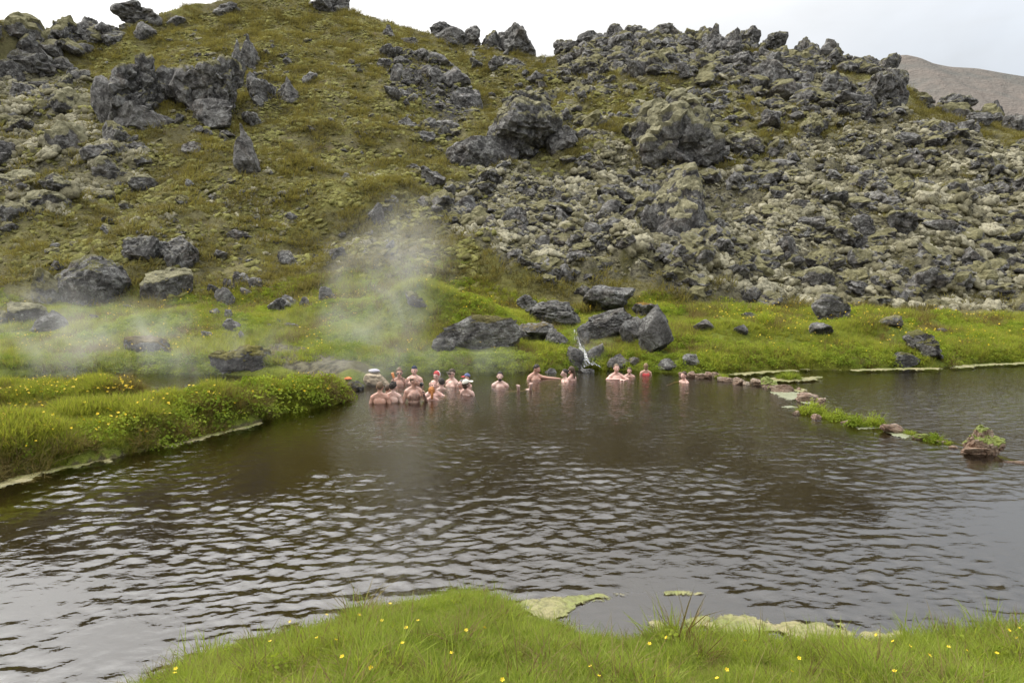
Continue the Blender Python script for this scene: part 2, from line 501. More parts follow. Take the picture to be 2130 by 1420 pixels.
def make_water_mat():
    m, t, out = new_mat('water')
    pos = t.n('ShaderNodeNewGeometry').outputs['Position']
    mp = t.n('ShaderNodeMapping', {'Vector': pos, 'Scale': (1.0, 1.7, 1.0), 'Rotation': (0, 0, 0.18)}).outputs[0]
    n1 = t.noise(mp, 5.5, 3, 0.5, 0.4); n2 = t.noise(mp, 15.0, 2, 0.5)
    amp = t.n('ShaderNodeAttribute', attribute_name='rough').outputs['Fac']
    h = t.math('ADD', n1, t.math('MULTIPLY', n2, 0.3))
    b = t.n('ShaderNodeBump', {'Height': h, 'Strength': t.math('MULTIPLY', amp, 0.22), 'Distance': 0.035})
    fr = t.n('ShaderNodeFresnel', {'IOR': 2.0, 'Normal': b.outputs[0]})
    gl = t.n('ShaderNodeBsdfGlossy', {'Roughness': 0.02, 'Color': (1, 1, 1, 1), 'Normal': b.outputs[0]})
    tr = t.n('ShaderNodeBsdfTransparent', {'Color': (0.75, 0.68, 0.52, 1)})
    mx = t.n('ShaderNodeMixShader', {0: fr.outputs[0], 1: tr.outputs[0], 2: gl.outputs[0]})
    t.link(mx.outputs[0], out.inputs[0])
    return m


M_GROUND = make_ground_mat()
M_ROCK = make_rock_mat()
M_WATER = make_water_mat()
M_MOSS = make_moss_mat('woolly_moss', (0.135, 0.124, 0.075), (0.30, 0.28, 0.20), (0.085, 0.076, 0.052))
M_HUMMOCK = make_moss_mat('heath_hummock', (0.105, 0.098, 0.04), (0.205, 0.20, 0.068), (0.075, 0.064, 0.033))
M_GRASS = make_leaf_mat('grass_blade', (0.16, 0.22, 0.032), (0.265, 0.325, 0.05), (0.29, 0.32, 0.09), 0.5)
M_MEADOW = make_leaf_mat('meadow_blade', (0.165, 0.215, 0.034), (0.29, 0.325, 0.052), (0.32, 0.305, 0.09), 0.48, 0.4)
M_HERB = make_leaf_mat('herb_leaf', (0.15, 0.21, 0.025), (0.27, 0.325, 0.045), (0.19, 0.23, 0.045), 0.45, 0.8)
M_HEATH = make_leaf_mat('heath_blade', (0.12, 0.11, 0.05), (0.215, 0.20, 0.062), (0.20, 0.165, 0.085), 0.3, 0.3)
M_DRY = make_leaf_mat('dry_blade', (0.16, 0.12, 0.05), (0.2, 0.17, 0.07), (0.1, 0.07, 0.03), 0.3, 0.9)

# ------------------------------------------------------------------ ground: one sheet with river bed, banks and lava slope
def grid_faces(nr, nc):
    i = np.arange(nr * nc).reshape(nr, nc)
    return np.stack([i[:-1, :-1], i[:-1, 1:], i[1:, 1:], i[1:, :-1]], -1).reshape(-1, 4)


rows = np.concatenate([np.linspace(-8, 1.5, 8, endpoint=False), np.linspace(1.5, 19.0, 130, endpoint=False), np.linspace(19.0, 31.0, 170, endpoint=False), np.linspace(31, 82, 330, endpoint=False), np.linspace(82, 130, 8)])
NC = 660
uu = np.linspace(-1.12, 1.12, NC)
gy = np.repeat(rows, NC); gx = np.tile(uu, len(rows)) * (np.maximum(gy, 1.0) + 4.0)
gz, gs, gsF, gt = land(gx, gy)


def zmask(poly, soft, x=gx, y=gy):
    return sstep(poly_sd(x, y, poly), -soft, soft)


m_rub = zmask(Z_RUBBLE, 1.2); m_crest = zmask(Z_CREST, 1.5); m_scree = zmask(Z_SCREE, 1.5); m_mid = zmask(Z_MID, 2.0)
m_block = zmask(Z_BLOCKS, 1.2); m_left = zmask(Z_LEFTMOSS, 1.5); m_crag = zmask(Z_CRAGS, 0.8); m_brown = zmask(Z_BROWN, 2.0)
m_lush = zmask(Z_LUSH, 0.7)
m_lush = np.maximum(m_lush, sstep(np.maximum.reduce([gs - 0 * gs]) * (gsF < 0), 0.0, 0.1)) * (gs > -0.02)
lump = fbm(xy3(gx, gy, 0.75), 4, 50, 0.55, billow=True)
lump2 = fbm(xy3(gx, gy, 2.2), 3, 60, 0.55)
rk = np.clip(m_rub + 0.6 * m_mid + m_crest + 0.7 * m_left + m_block, 0, 1) * sstep(gt, 0.0, 0.05)
gz = gz + rk * (0.95 * lump - 0.28 + 0.20 * lump2)
hs = sstep(gt, 0.0, 0.06)
gz = gz + hs * (1 - rk) * (0.10 * lump2 + 0.25 * (lump - 0.3))
Z_DIRT = zone([(560, 712), (640, 722), (700, 742), (775, 765), (770, 782), (700, 784), (600, 775), (540, 745)])
m_dirt = zmask(Z_DIRT, 0.25)
m_lush = m_lush * (1 - 0.85 * m_dirt); m_left = np.maximum(m_left, m_dirt)
zoneA = np.stack([m_lush, np.clip(m_rub * 0.95 + m_left * 0.8 + m_crest * 0.7 + 0.35 * m_brown, 0, 1), np.clip(m_scree * 0.75 + m_mid * 0.35 + m_block * 0.6 + m_crest * 0.35 + m_crag * 0.45, 0, 1), 1 - sstep(gs, -0.06, 0.03)], 1)
GV = np.stack([gx, gy, gz], 1)
ground = bpy.data.objects.new('ground', mesh_from('ground', GV, grid_faces(len(rows), NC), M_GROUND, {'zone': zoneA}))
link(ground); tag(ground, 'grassy banks, stream bed and steep lava slope rising behind the pool', kind='structure')


def gsample(x, y):
    """height of the ground mesh (bilinear) for placing things exactly on it"""
    x = np.atleast_1d(np.asarray(x, float)); y = np.atleast_1d(np.asarray(y, float))
    r = np.interp(y, rows, np.arange(len(rows)))
    c = np.interp(x / (np.maximum(y, 1.0) + 4.0), uu, np.arange(NC))
    r0 = np.clip(r.astype(int), 0, len(rows) - 2); c0 = np.clip(c.astype(int), 0, NC - 2)
    fr, fc = r - r0, c - c0
    Z = gz.reshape(len(rows), NC)
    return Z[r0, c0] * (1 - fr) * (1 - fc) + Z[r0, c0 + 1] * (1 - fr) * fc + Z[r0 + 1, c0] * fr * (1 - fc) + Z[r0 + 1, c0 + 1] * fr * fc


# ------------------------------------------------------------------ water
wy = np.concatenate([[1.2, 1.6, 2.0], CAM_H * FPX / (np.linspace(1560, 745, 430) - 560.0)])
NW = 620
wu = np.linspace(-1.0, 1.0, NW)
wX = np.tile(wu, len(wy)) * (np.repeat(wy, NW) + 1.5); wY = np.repeat(wy, NW)
dam_line = smooth_poly([W(*p) for p in ((1425, 781), (1500, 783), (1560, 794), (1600, 800), (1660, 826), (1720, 862), (1800, 872), (1880, 893), (1960, 915), (2040, 940), (2200, 985))], 1, False)
river = poly_sd(wX, wY, dam_line + [(40, 8), (40, 26), (9.0, 26)])
rowgap = np.repeat(np.gradient(wy), NW)
wr = np.random.default_rng(4)
wz = np.zeros(len(wX))
amp = 0.8 + 1.7 * pnoise(xy3(wX, wY, 0.33), 71) + 1.2 * pnoise(xy3(wX, wY, 0.9), 72)
near_f = 1 - sstep(wY, 7.0, 16.5)
amp = np.clip(amp, 0.15, 2.1) * (0.45 + 0.55 * near_f)
amp = np.where(river > 0, amp * 0.4 + 1.1 * sstep(-((wX - 9.5) / 6) ** 2 - ((wY - 15.0) / 2.7) ** 2, -1.1, -0.2), amp)
for k in range(80):
    lam = 0.065 * (6.0 ** wr.random())
    th = math.radians(90 + 12 + 46 * wr.standard_normal())
    kk = 2 * math.pi / lam
    ph = wr.random() * 6.28
    bend = 0.9 * pnoise(xy3(wX, wY, 0.22), 80 + k % 5)
    a = 0.024 / kk * (0.6 + 0.8 * wr.random()) * (lam / 0.4) ** 0.12
    fade = sstep(lam / rowgap, 1.6, 3.4)
    pack = np.clip(0.55 + 2.2 * pnoise(xy3(wX, wY, 0.55 / (lam + .25)) + 7.7 * k, 100 + k), 0, 1.7)
    wz += a * fade * pack * np.sin(kk * (wX * math.cos(th) + wY * math.sin(th)) + ph + bend * kk * 0.25)
wz *= amp * (0.66 + 0.25 * (1 - sstep(wY, 3.5, 8.0)))
wz -= 0.05 * sstep(river, -0.02, 0.25)
water = bpy.data.objects.new('water', mesh_from('water', np.stack([wX, wY, wz], 1), grid_faces(len(wy), NW), M_WATER, {'rough': np.clip(amp * 0.6 + 0.15 + 1.5 * (1 - near_f), 0.2, 2.4)}))
link(water); tag(water, 'brown rippled water of the warm pool and stream', kind='structure')

# the cloudy brown water body under the surface
def murk():
    m, t, out = new_mat('murky_water')
    v = t.n('ShaderNodeVolumePrincipled', {'Color': (.45, .385, .20, 1), 'Density': .85, 'Anisotropy': .2})
    t.link(v.outputs[0], out.inputs['Volume'])
    x0, x1, y0, y1, z0, z1 = -40, 40, 1.0, 27.0, -1.35, -0.085
    V = np.array([(x, y, z) for x in (x0, x1) for y in (y0, y1) for z in (z0, z1)], float)
    F = [(0, 1, 3, 2), (4, 6, 7, 5), (0, 4, 5, 1), (2, 3, 7, 6), (0, 2, 6, 4), (1, 5, 7, 3)]
    o = bpy.data.objects.new('murky_water', mesh_from('murky_water', V, F, m, smooth=False))
    link(o); tag(o, 'cloudy brown depth of the pool', kind='structure')


murk()

# ------------------------------------------------------------------ far mountain
def make_mountain():
    m, t, out = new_mat('bare_mountain')
    pos = t.n('ShaderNodeNewGeometry').outputs['Position']
    n1 = t.noise(pos, 0.012, 5, 0.6, 0.6); n2 = t.noise(pos, 0.06, 5, 0.7)
    c = t.mix(t.step(n1, 0.4, 0.62), (0.165, 0.145, 0.128), (0.125, 0.125, 0.115))
    c = t.mix(t.math('MULTIPLY', t.step(n2, 0.45, 0.7), 0.6), c, (0.19, 0.16, 0.138))
    c = t.mix(t.math('MULTIPLY', t.step(n1, 0.58, 0.7), 0.7), c, (0.095, 0.105, 0.085))
    b = t.n('ShaderNodeBump', {'Height': n2, 'Strength': 1.0, 'Distance': 5.0})
    t.link(t.n('ShaderNodeBsdfPrincipled', {'Base Color': c, 'Roughness': 1.0, 'Specular IOR Level': 0.0, 'Normal': b.outputs[0]}).outputs[0], out.inputs[0])
    Y0 = 520.0
    xs, zs = [], []
    for px, py in ((-2600, 420), (-600, 400), (700, 330), (1500, 300), (1760, 180), (1830, 128), (1855, 117), (1880, 112), (1912, 119), (1940, 131), (1975, 138), (2030, 141), (2080, 150), (2130, 158), (2300, 190), (2900, 250), (4200, 330)):
        u, v = ray(px, py)
        xs.append(u * Y0); zs.append(CAM_H + v * Y0)
    nx, ny = 420, 120
    X = np.repeat(np.linspace(-700, 900, nx)[None], ny, 0).ravel()
    T = np.repeat(np.linspace(0, 1.6, ny)[:, None], nx, 1).ravel()
    Y = 250 + T * 270
    H = np.interp(X, xs, zs)
    Z = -20 + (H + 20) * np.where(T < 1, T ** 1.15, 1 - 0.5 * (T - 1))
    gul = fbm(np.stack([X * 0.02, Y * 0.006, 0 * X], 1), 4, 91, 0.55, ridged=True)
    Z += (gul * 9 + 5 * fbm(xy3(X, Y, 0.012), 4, 95)) * np.sin(np.clip(T, 0, 1) * math.pi)
    o = bpy.data.objects.new('mountain', mesh_from('mountain', np.stack([X, Y, Z], 1), grid_faces(ny, nx), m))
    link(o); tag(o, 'bare reddish brown mountain far behind the lava ridge', kind='structure')


make_mountain()

# ------------------------------------------------------------------ rocks
import bmesh
_ico = {}


def ico(sub):
    if sub not in _ico:
        bm = bmesh.new()
        bmesh.ops.create_icosphere(bm, subdivisions=sub, radius=1.0)
        V = np.array([v.co[:] for v in bm.verts], dtype=np.float64)
        F = np.array([[v.index for v in f.verts] for f in bm.faces], dtype=np.int32)
        bm.free()
        _ico[sub] = (V / np.linalg.norm(V, axis=1)[:, None], F)
    V, F = _ico[sub]
    return V.copy(), F


def vnormals(V, F):
    a = np.cross(V[F[:, 1]] - V[F[:, 0]], V[F[:, 2]] - V[F[:, 0]])
    N = np.zeros_like(V)
    for k in range(3):
        np.add.at(N, F[:, k], a)
    return N / (np.linalg.norm(N, axis=1)[:, None] + 1e-12)


def rock_shape(seed, sub=4, form='block', rough=0.10, chunk=0.10, strata=0.0, moss=0.4, mossy_at=0.55, planes=16, lean=(0, 0)):
    """unit rock (fills -0.5..0.5 in x, y, z) and its moss mask"""
    r = np.random.default_rng(seed)
    D, F = ico(sub)
    n = r.standard_normal((planes, 3)); n /= np.linalg.norm(n, axis=1)[:, None]
    if form == 'slab': n[:, 1] *= 0.5
    off = 0.52 + 0.40 * r.random(planes)
    den = D @ n.T
    rr = np.where(den > 0.05, off / np.maximum(den, 0.05), 9).min(1)
    rr = np.minimum(rr, 1.25)
    V = D * rr[:, None]
    # shape classes
    z01 = (V[:, 2] + 1) / 2
    if form in ('spire', 'pyramid'):
        k = np.interp(z01, [0, .25, .6, .85, 1.1], [1.0, 1.05, .78, .48, .26] if form == 'spire' else [1.25, 1.15, .72, .40, .16])
        V[:, :2] *= k[:, None]
    elif form == 'crag':
        k = np.interp(z01, [0, .3, .7, 1.1], [1.05, 1.0, .9, .6])
        V[:, :2] *= k[:, None]
    elif form == 'dome':
        V[:, 2] = np.where(V[:, 2] < -0.2, -0.2 + (V[:, 2] + 0.2) * 0.5, V[:, 2])
    elif form == 'overhang':
        k = np.interp(z01, [0, .35, .7, 1.1], [.65, .85, 1.1, .8])
        V[:, :2] *= k[:, None]
    so = float(r.random() * 50)
    P = V + so
    # chunky fracture cells, large then small
    for lev, (nc, am, cw) in enumerate(((34 if form in ('crag', 'spire', 'pyramid', 'overhang') else 14, 1.0, .05), (110, 0.5, .03), (330, 0.22, .02))):
        if lev == 2 and sub < 5: break
        C = r.standard_normal((nc, 3)); C /= np.linalg.norm(C, axis=1)[:, None]; C *= 0.85
        Pw = V + 0.12 / (lev + 1) * np.stack([pnoise(P * 2.2 * (lev + 1), 1), pnoise(P * 2.2 * (lev + 1), 2), pnoise(P * 2.2 * (lev + 1), 3)], 1)
        d = (Pw ** 2).sum(1)[:, None] - 2 * Pw @ C.T + (C ** 2).sum(1)[None]
        d = np.sqrt(np.maximum(d, 0))
        o = np.argpartition(d, 1, axis=1)[:, :2]
        d1 = np.sort(np.take_along_axis(d, o, 1), 1)
        near = d.argmin(1)
        hsh = r.random(nc)[near] - 0.5
        tiltv = r.standard_normal((nc, 3))[near]
        off_ = (Pw - C[near])
        crease = np.exp(-((d1[:, 1] - d1[:, 0]) / cw))
        N = vnormals(V, F)
        V = V + N * (am * chunk * (1.3 * hsh - 0.7 * crease + (0.75 if lev else 0.4) * (tiltv * off_).sum(1)))[:, None]
    N = vnormals(V, F)
    V = V + N * (rough * (0.9 * fbm(P * 1.6, 5, seed % 97, 0.6, ridged=True) - 0.3) + rough * 0.5 * fbm(P * 7, 3, 5, .65))[:, None]
    if strata:
        tl = 0.45
        zz = V[:, 2] + tl * V[:, 0] * 0.5 + 0.12 * pnoise(P * 1.5, 9)
        ly = pnoise(np.stack([P[:, 0] * 0.7, P[:, 1] * 0.7, zz * 9], 1), 11) + 0.6 * pnoise(np.stack([P[:, 0], P[:, 1], zz * 19], 1), 12)
        V = V + vnormals(V, F) * (strata * ly)[:, None]
    # moss cushions on what looks upward
    N = vnormals(V, F)
    mk = sstep(N[:, 2] + 0.45 * pnoise(P * 2.3, 14) + 0.25 * (V[:, 2]) * 0.8, mossy_at - 0.15, mossy_at + 0.2)
    mk = mk * moss if moss < 1 else np.clip(mk * moss, 0, 1.2)
    pil = np.abs(pnoise(P * 4.2, 15)) * 1.4 + 0.5 * np.abs(pnoise(P * 9, 16))
    V = V + N * (0.11 * np.clip(mk, 0, 1) * (0.35 + pil * 0.9))[:, None]
    V[:, 0] += lean[0] * V[:, 2]; V[:, 1] += lean[1] * V[:, 2]
    lo, hi = V.min(0), V.max(0)
    V = (V - (lo + hi) / 2) / (hi - lo)
    return V, F, np.clip(mk, 0, 1)


TAN = (0.235, 0.22, 0.125); OLIVE = (0.15, 0.145, 0.05); GREENM = (0.13, 0.155, 0.03); PALE = (0.30, 0.285, 0.19); RUST = (0.17, 0.125, 0.04)
rock_boxes = []                     # (x, y, radius) of the rocks built one by one


def hero(cx, yb, w, h, form, label, depth=0.8, sub=4, tilt=0.0, mc=TAN, name='boulder', cat='boulder', group=None, seed=None, sink=0.14, anchor=None, mat=None, **kw):
    """one rock whose foot stands at photograph point (cx, yb), w by h photograph pixels large"""
    seed = seed if seed is not None else int(cx * 7 + yb * 13)
    P = at(cx, yb) if anchor is None else np.array(anchor)
    dist = P[1]
    gap = max(0.0, CAM_H + ray(cx, yb)[1] * dist - P[2]) if anchor is None else 0.0
    wm, hm = w * dist / FPX * 1.02, h * dist / FPX * 1.05
    if gap > .15: wm *= 1.3
    hm += min(gap, .45 * hm)
    dm = depth * min(wm, hm * 1.6)
    if name == 'boulder':
        name, cat = ('stone', 'stone') if w < 36 else ('lava_crag', 'crag') if form in ('crag', 'spire', 'pyramid', 'overhang') else ('flat_boulder', 'boulder') if form == 'slab' else (name, cat)
    V, F, mk = rock_shape(seed, sub, form, **kw)
    hm2 = hm * (1 + sink)
    V = V * np.array((wm, dm, hm2))
    if tilt:
        c, s = math.cos(tilt), math.sin(tilt)
        V = np.stack([V[:, 0] * c - V[:, 2] * s, V[:, 1], V[:, 0] * s + V[:, 2] * c], 1)
    o = bpy.data.objects.new(name, mesh_from(name, V, F, mat or M_ROCK, {'moss': mk}, smooth=False))
    yy = P[1] + 0.40 * dm
    zc = P[2] + hm2 / 2 - hm * sink
    o.location = (P[0] * yy / P[1], yy, zc)
    o.color = (*mc, 1)
    link(o); tag(o, label, cat, group)
    rock_boxes.append((o.location.x, yy, max(wm, dm) * 0.5))
    return o


LAVA = dict(rough=0.10, chunk=0.15, planes=12)
HARD = dict(rough=0.045, chunk=0.09, planes=11)
# left-hand ridge and crags
hero(20, 100, 130, 84, 'dome', 'rounded mossy knob on the ridge at the upper left corner', moss=1.1, mossy_at=0.25, **LAVA)
hero(124, 92, 78, 66, 'pyramid', 'moss-draped pinnacle on the left skyline', moss=1.0, mossy_at=0.35, **LAVA)
hero(196, 84, 62, 50, 'spire', 'pointed dark rock on the left skyline with a leaning tip', moss=0.5, **LAVA)
hero(232, 100, 66, 46, 'block', 'low dark block beside the pointed rock of the left skyline', moss=0.5, **LAVA)
hero(292, 52, 88, 52, 'overhang', 'flat-topped dark crag jutting above the grassy left skyline', moss=0.3, **LAVA)
hero(302, 88, 44, 46, 'slab', 'angular dark slab just under the flat-topped skyline crag', moss=0.1, **HARD)
hero(366, 58, 42, 26, 'block', 'small grey block on the grass right of the flat-topped crag', moss=0.3, **HARD)
hero(470, 34, 56, 28, 'block', 'flat grey outcrop near the top of the grassy crest', moss=0.3, **LAVA)
hero(684, 30, 84, 46, 'block', 'big grey rock on the topmost crest cut by the picture edge', moss=0.2, **LAVA)
hero(70, 170, 100, 68, 'block', 'broad angular dark boulder below the left ridge', moss=0.45, rough=.06, chunk=.16)
hero(22, 176, 66, 54, 'block', 'dark boulder at the left picture edge below the ridge', moss=0.5, rough=.08, chunk=.14)
hero(124, 166, 66, 50, 'block', 'cracked dark block touching the broad boulder below the left ridge', moss=0.5, rough=.08, chunk=.14)
hero(172, 176, 40, 30, 'block', 'small dark rock with a mossy crown left of the tall crag', moss=0.5, **HARD)
hero(60, 185, 170, 24, 'block', 'long flat ledge of dark rock under the boulders of the left ridge', moss=0.6, **LAVA)
hero(272, 262, 118, 152, 'spire', 'tall dark crag leaning left with a narrow mossy head', sub=5, moss=0.6, mossy_at=.6, depth=1.0, lean=(0.18, 0.1), rough=.14, chunk=.16)
hero(232, 256, 66, 96, 'slab', 'slanting grey slab against the left side of the tall leaning crag', moss=0.3, tilt=0.45, **HARD)
hero(300, 275, 130, 66, 'dome', 'rough brown apron of rock at the foot of the tall leaning crag', moss=0.3, **LAVA)
hero(372, 224, 84, 84, 'crag', 'dark craggy rock wedged between the two big left crags', moss=0.6, **LAVA)
hero(440, 250, 132, 132, 'overhang', 'massive overhanging crag with moss on its round top', sub=5, moss=0.7, mossy_at=.6, depth=1.0, **LAVA)
hero(450, 272, 90, 66, 'block', 'brown smooth-faced block under the overhanging crag', moss=0.1, **HARD)
hero(492, 178, 34, 92, 'spire', 'upright pale column of rock, left one of the pair above the overhanging crag', moss=0.2, rough=.07, chunk=.12)
hero(520, 148, 46, 74, 'spire', 'upright dark column of rock, right one of the pair above the overhanging crag', moss=0.2, rough=.07, chunk=.12)
hero(545, 214, 62, 62, 'crag', 'broken grey outcrop between the rock columns and the ribbed fin', moss=0.2, **LAVA)
hero(600, 222, 46, 60, 'spire', 'ribbed grey fin of rock at the right end of the left crags', moss=0.2, strata=0.05, **HARD)
hero(536, 222, 24, 24, 'block', 'pale squarish stone below the broken outcrop of the left crags', moss=0.0, **HARD)
hero(514, 368, 52, 106, 'pyramid', 'lone tapering slab standing on the slope below the left crags', moss=0.3, mossy_at=.7, lean=(-0.12, 0), **HARD)
hero(402, 322, 52, 28, 'block', 'flat pinkish brown rock lying on the grass below the left crags', moss=0.1, **LAVA)
hero(412, 280, 28, 20, 'block', 'small dark stone under the overhanging crag', moss=0.0, **HARD)
hero(645, 176, 34, 28, 'block', 'dark split stone on the grass right of the ribbed fin', moss=0.2, **LAVA)
hero(598, 138, 18, 18, 'block', 'small pale stone on the bare strip above the ribbed fin', moss=0.0, **HARD)
hero(146, 318, 96, 66, 'dome', 'dark round boulder wearing a thick moss cap left of the tall crag', moss=1.2, mossy_at=.35, mc=PALE, **LAVA)
hero(238, 310, 56, 58, 'block', 'dark undercut rock at the foot of the tall crag with a mossy lip', moss=0.7, **LAVA)
hero(150, 240, 110, 60, 'dome', 'moss-covered hump of rock above the round capped boulder', moss=1.2, mossy_at=.2, mc=PALE, **LAVA)
hero(224, 386, 60, 58, 'block', 'moss-capped rock by the grass at the right edge of the left moss field', moss=0.9, mossy_at=.35, mc=PALE, **LAVA)
hero(12, 342, 44, 46, 'block', 'bare dark boulder at the left picture edge among pale moss', moss=0.2, **HARD)
hero(90, 446, 96, 52, 'dome', 'low dark rock with a broad moss hood at the foot of the left moss field', moss=1.2, mossy_at=.35, mc=PALE, **LAVA)
hero(20, 470, 84, 50, 'block', 'dark hollow rock at the left edge under the moss field', moss=0.6, **LAVA)
hero(40, 400, 80, 50, 'block', 'dark cracked rock wrapped in moss near the left edge', moss=1.0, mossy_at=.35, mc=PALE, **LAVA)
# middle of the slope
hero(808, 78, 28, 28, 'pyramid', 'small dark pointed rock on the grassy crest', moss=0.1, **LAVA)
hero(930, 60, 52, 26, 'overhang', 'dark twin-lobed rock perched on the central skyline', moss=0.1, **LAVA)
hero(935, 92, 70, 34, 'block', 'flat pile-topped grey rock below the twin-lobed skyline rock', moss=0.3, **LAVA)
hero(972, 94, 56, 40, 'crag', 'angular grey rock right of the twin-lobed skyline rock', moss=0.2, rough=.08, chunk=.16)
hero(1020, 86, 32, 26, 'block', 'small mossy lump between the skyline rocks', moss=0.6, **LAVA)
hero(1071, 98, 66, 50, 'dome', 'isolated dome-shaped rock on the central skyline', moss=0.1, **LAVA)
hero(852, 96, 40, 20, 'block', 'low grey rock in the grass left of the central skyline rocks', moss=0.3, **LAVA)
for i, (cx, yb, w, h, f, l) in enumerate((
    (808, 126, 36, 34, 'block', 'topmost grey block at the left end of the broken block pile'),
    (800, 148, 30, 28, 'block', 'grey block at the left edge of the broken block pile'),
    (836, 140, 38, 28, 'block', 'dark block near the top of the broken block pile'),
    (872, 130, 40, 30, 'block', 'block with a mossy edge near the top of the broken block pile'),
    (912, 140, 62, 34, 'slab', 'broad tilted slab at the top right of the broken block pile'),
    (824, 178, 30, 44, 'block', 'upright pale column at the left of the broken block pile'),
    (848, 172, 24, 28, 'block', 'narrow grey block in the middle of the broken block pile'),
    (866, 182, 34, 36, 'pyramid', 'pointed pale block in the middle of the broken block pile'),
    (888, 166, 34, 32, 'block', 'dark squat block right of the pointed pale block'),
    (908, 182, 40, 40, 'block', 'grey block under the broad tilted slab'),
    (946, 186, 66, 52, 'slab', 'large smooth grey face at the right side of the block pile'),
    (970, 232, 70, 52, 'slab', 'smooth pale slab where the block pile meets the layered boulder'),
    (834, 206, 44, 24, 'block', 'low brownish block at the foot of the broken block pile'))):
    hero(cx, yb, w, h, f, l, moss=0.15, rough=.05, chunk=.14, depth=0.9)
for cx, yb, w, h, f, l in (
    (850, 272, 54, 30, 'pyramid', 'pointed pale slab left of the layered boulder'),
    (890, 272, 40, 30, 'block', 'dark block beside the pointed pale slab'),
    (932, 276, 56, 28, 'block', 'flat pale block left of the layered boulder'),
    (880, 296, 52, 24, 'block', 'low cracked block below the pointed pale slab'),
    (926, 292, 26, 28, 'block', 'small upright block left of the layered boulder'),
    (912, 232, 32, 22, 'block', 'pale stone in the grass below the block pile'),
    (958, 232, 34, 24, 'block', 'wedge-shaped stone above the flat pale block')):
    hero(cx, yb, w, h, f, l, moss=0.2, rough=.06, chunk=.14)
hero(1088, 346, 168, 160, 'crag', 'huge layered boulder with mossy shoulders, its strata slanting down to the left', sub=5, moss=1.0, mossy_at=.58, mc=PALE, strata=0.085, depth=0.95, rough=.06, chunk=.07, lean=(0.05, 0))
hero(1004, 356, 150, 76, 'dome', 'smooth brown-grey slab face below and left of the layered boulder', sub=5, moss=0.3, mossy_at=.75, rough=.07, chunk=.06)
hero(1168, 320, 70, 60, 'block', 'grey rock against the right flank of the layered boulder', moss=0.4, **LAVA)
hero(900, 394, 58, 48, 'block', 'dark brown boulder at the edge of the grass below the layered boulder', moss=0.2, **LAVA)
hero(782, 470, 46, 48, 'dome', 'lone boulder half buried in the middle of the grassy slope', moss=0.3, **HARD)
hero(1402, 350, 190, 170, 'pyramid', 'great pyramid-shaped crag with moss on its shoulders', sub=5, moss=1.2, mossy_at=.46, mc=PALE, depth=1.0, planes=44, rough=.10, chunk=.10, seed=77, lean=(.10, 0))
hero(1400, 352, 120, 66, 'block', 'smooth dark face at the foot of the pyramid-shaped crag', sub=4, moss=0.0, **HARD)
hero(1540, 336, 100, 62, 'overhang', 'flat overhanging rock with a mossy brim right of the pyramid crag', sub=5, moss=1.0, mossy_at=.6, mc=PALE, **LAVA)
hero(1484, 348, 60, 44, 'block', 'dark rock between the pyramid crag and the flat overhang', moss=0.2, **LAVA)
hero(1410, 500, 118, 158, 'crag', 'standing monolith with a pale moss cap', sub=5, moss=1.4, mossy_at=.62, mc=(.36, .34, .23), depth=0.9, rough=.05, chunk=.07, lean=(0.1, 0), seed=32)
hero(1346, 492, 44, 60, 'block', 'rough brown rock leaning on the left of the moss-capped monolith', moss=0.3, **LAVA)
hero(1070, 480, 60, 50, 'crag', 'dark jagged rock in the grey scree', moss=0.2, **LAVA)
hero(1150, 440, 40, 26, 'block', 'grey block high in the scree below the layered boulder', moss=0.3, **LAVA)
# right-hand skyline
for cx, yb, w, h, f, l in (
    (1176, 116, 50, 34, 'crag', 'rough mossy rock at the left end of the right skyline'),
    (1222, 104, 60, 38, 'block', 'broad rough rock on the right skyline'),
    (1276, 92, 48, 44, 'pyramid', 'dark peaked rock on the right skyline'),
    (1322, 66, 42, 26, 'dome', 'round dark knob on the right skyline'),
    (1388, 64, 46, 22, 'block', 'low mossy rock on the right skyline'),
    (1472, 116, 60, 66, 'crag', 'tallest dark tooth of the right skyline'),
    (1524, 118, 52, 56, 'crag', 'rough dark rock right of the tallest tooth'),
    (1558, 92, 40, 38, 'crag', 'slim dark tooth on the right skyline'),
    (1612, 102, 40, 40, 'overhang', 'dark hooked rock on the right skyline'),
    (1684, 96, 46, 36, 'spire', 'leaning pointed rock on the right skyline'),
    (1728, 112, 46, 32, 'dome', 'square-topped rock near the end of the right skyline'),
    (1762, 134, 34, 22, 'block', 'small rough rock near the end of the right skyline'),
    (1802, 146, 46, 32, 'crag', 'dark rock beside the cliff at the end of the ridge'),
    (1845, 160, 46, 46, 'overhang', 'dark undercut rock crowning the cliff at the end of the ridge')):
    hero(cx, yb, w, h, f, l, moss=0.55, rough=.18, chunk=.18, lean=(0.12, 0))
hero(1840, 232, 96, 92, 'crag', 'steep dark cliff where the ridge drops to the right', sub=5, moss=0.5, **LAVA)
hero(1730, 220, 86, 70, 'crag', 'broken rock buttress below the end of the right skyline', moss=0.7, **LAVA)
hero(1600, 190, 76, 64, 'crag', 'dark craggy lump under the hooked skyline rock', moss=0.5, **LAVA)
hero(1662, 150, 60, 36, 'block', 'mossy shelf of rock below the leaning pointed rock', moss=0.8, mc=PALE, **LAVA)
hero(1400, 150, 70, 46, 'block', 'lumpy mossy rock under the right skyline', moss=0.9, mc=PALE, **LAVA)
hero(1510, 170, 56, 40, 'block', 'grey rock with a moss shelf below the tallest tooth', moss=0.5, **LAVA)
hero(1990, 240, 66, 46, 'overhang', 'dark lumpy rock on the low ridge in front of the mountain', moss=0.5, **LAVA)
hero(1918, 206, 40, 14, 'block', 'flat mossy rock on the low ridge in front of the mountain', moss=0.9, **LAVA)
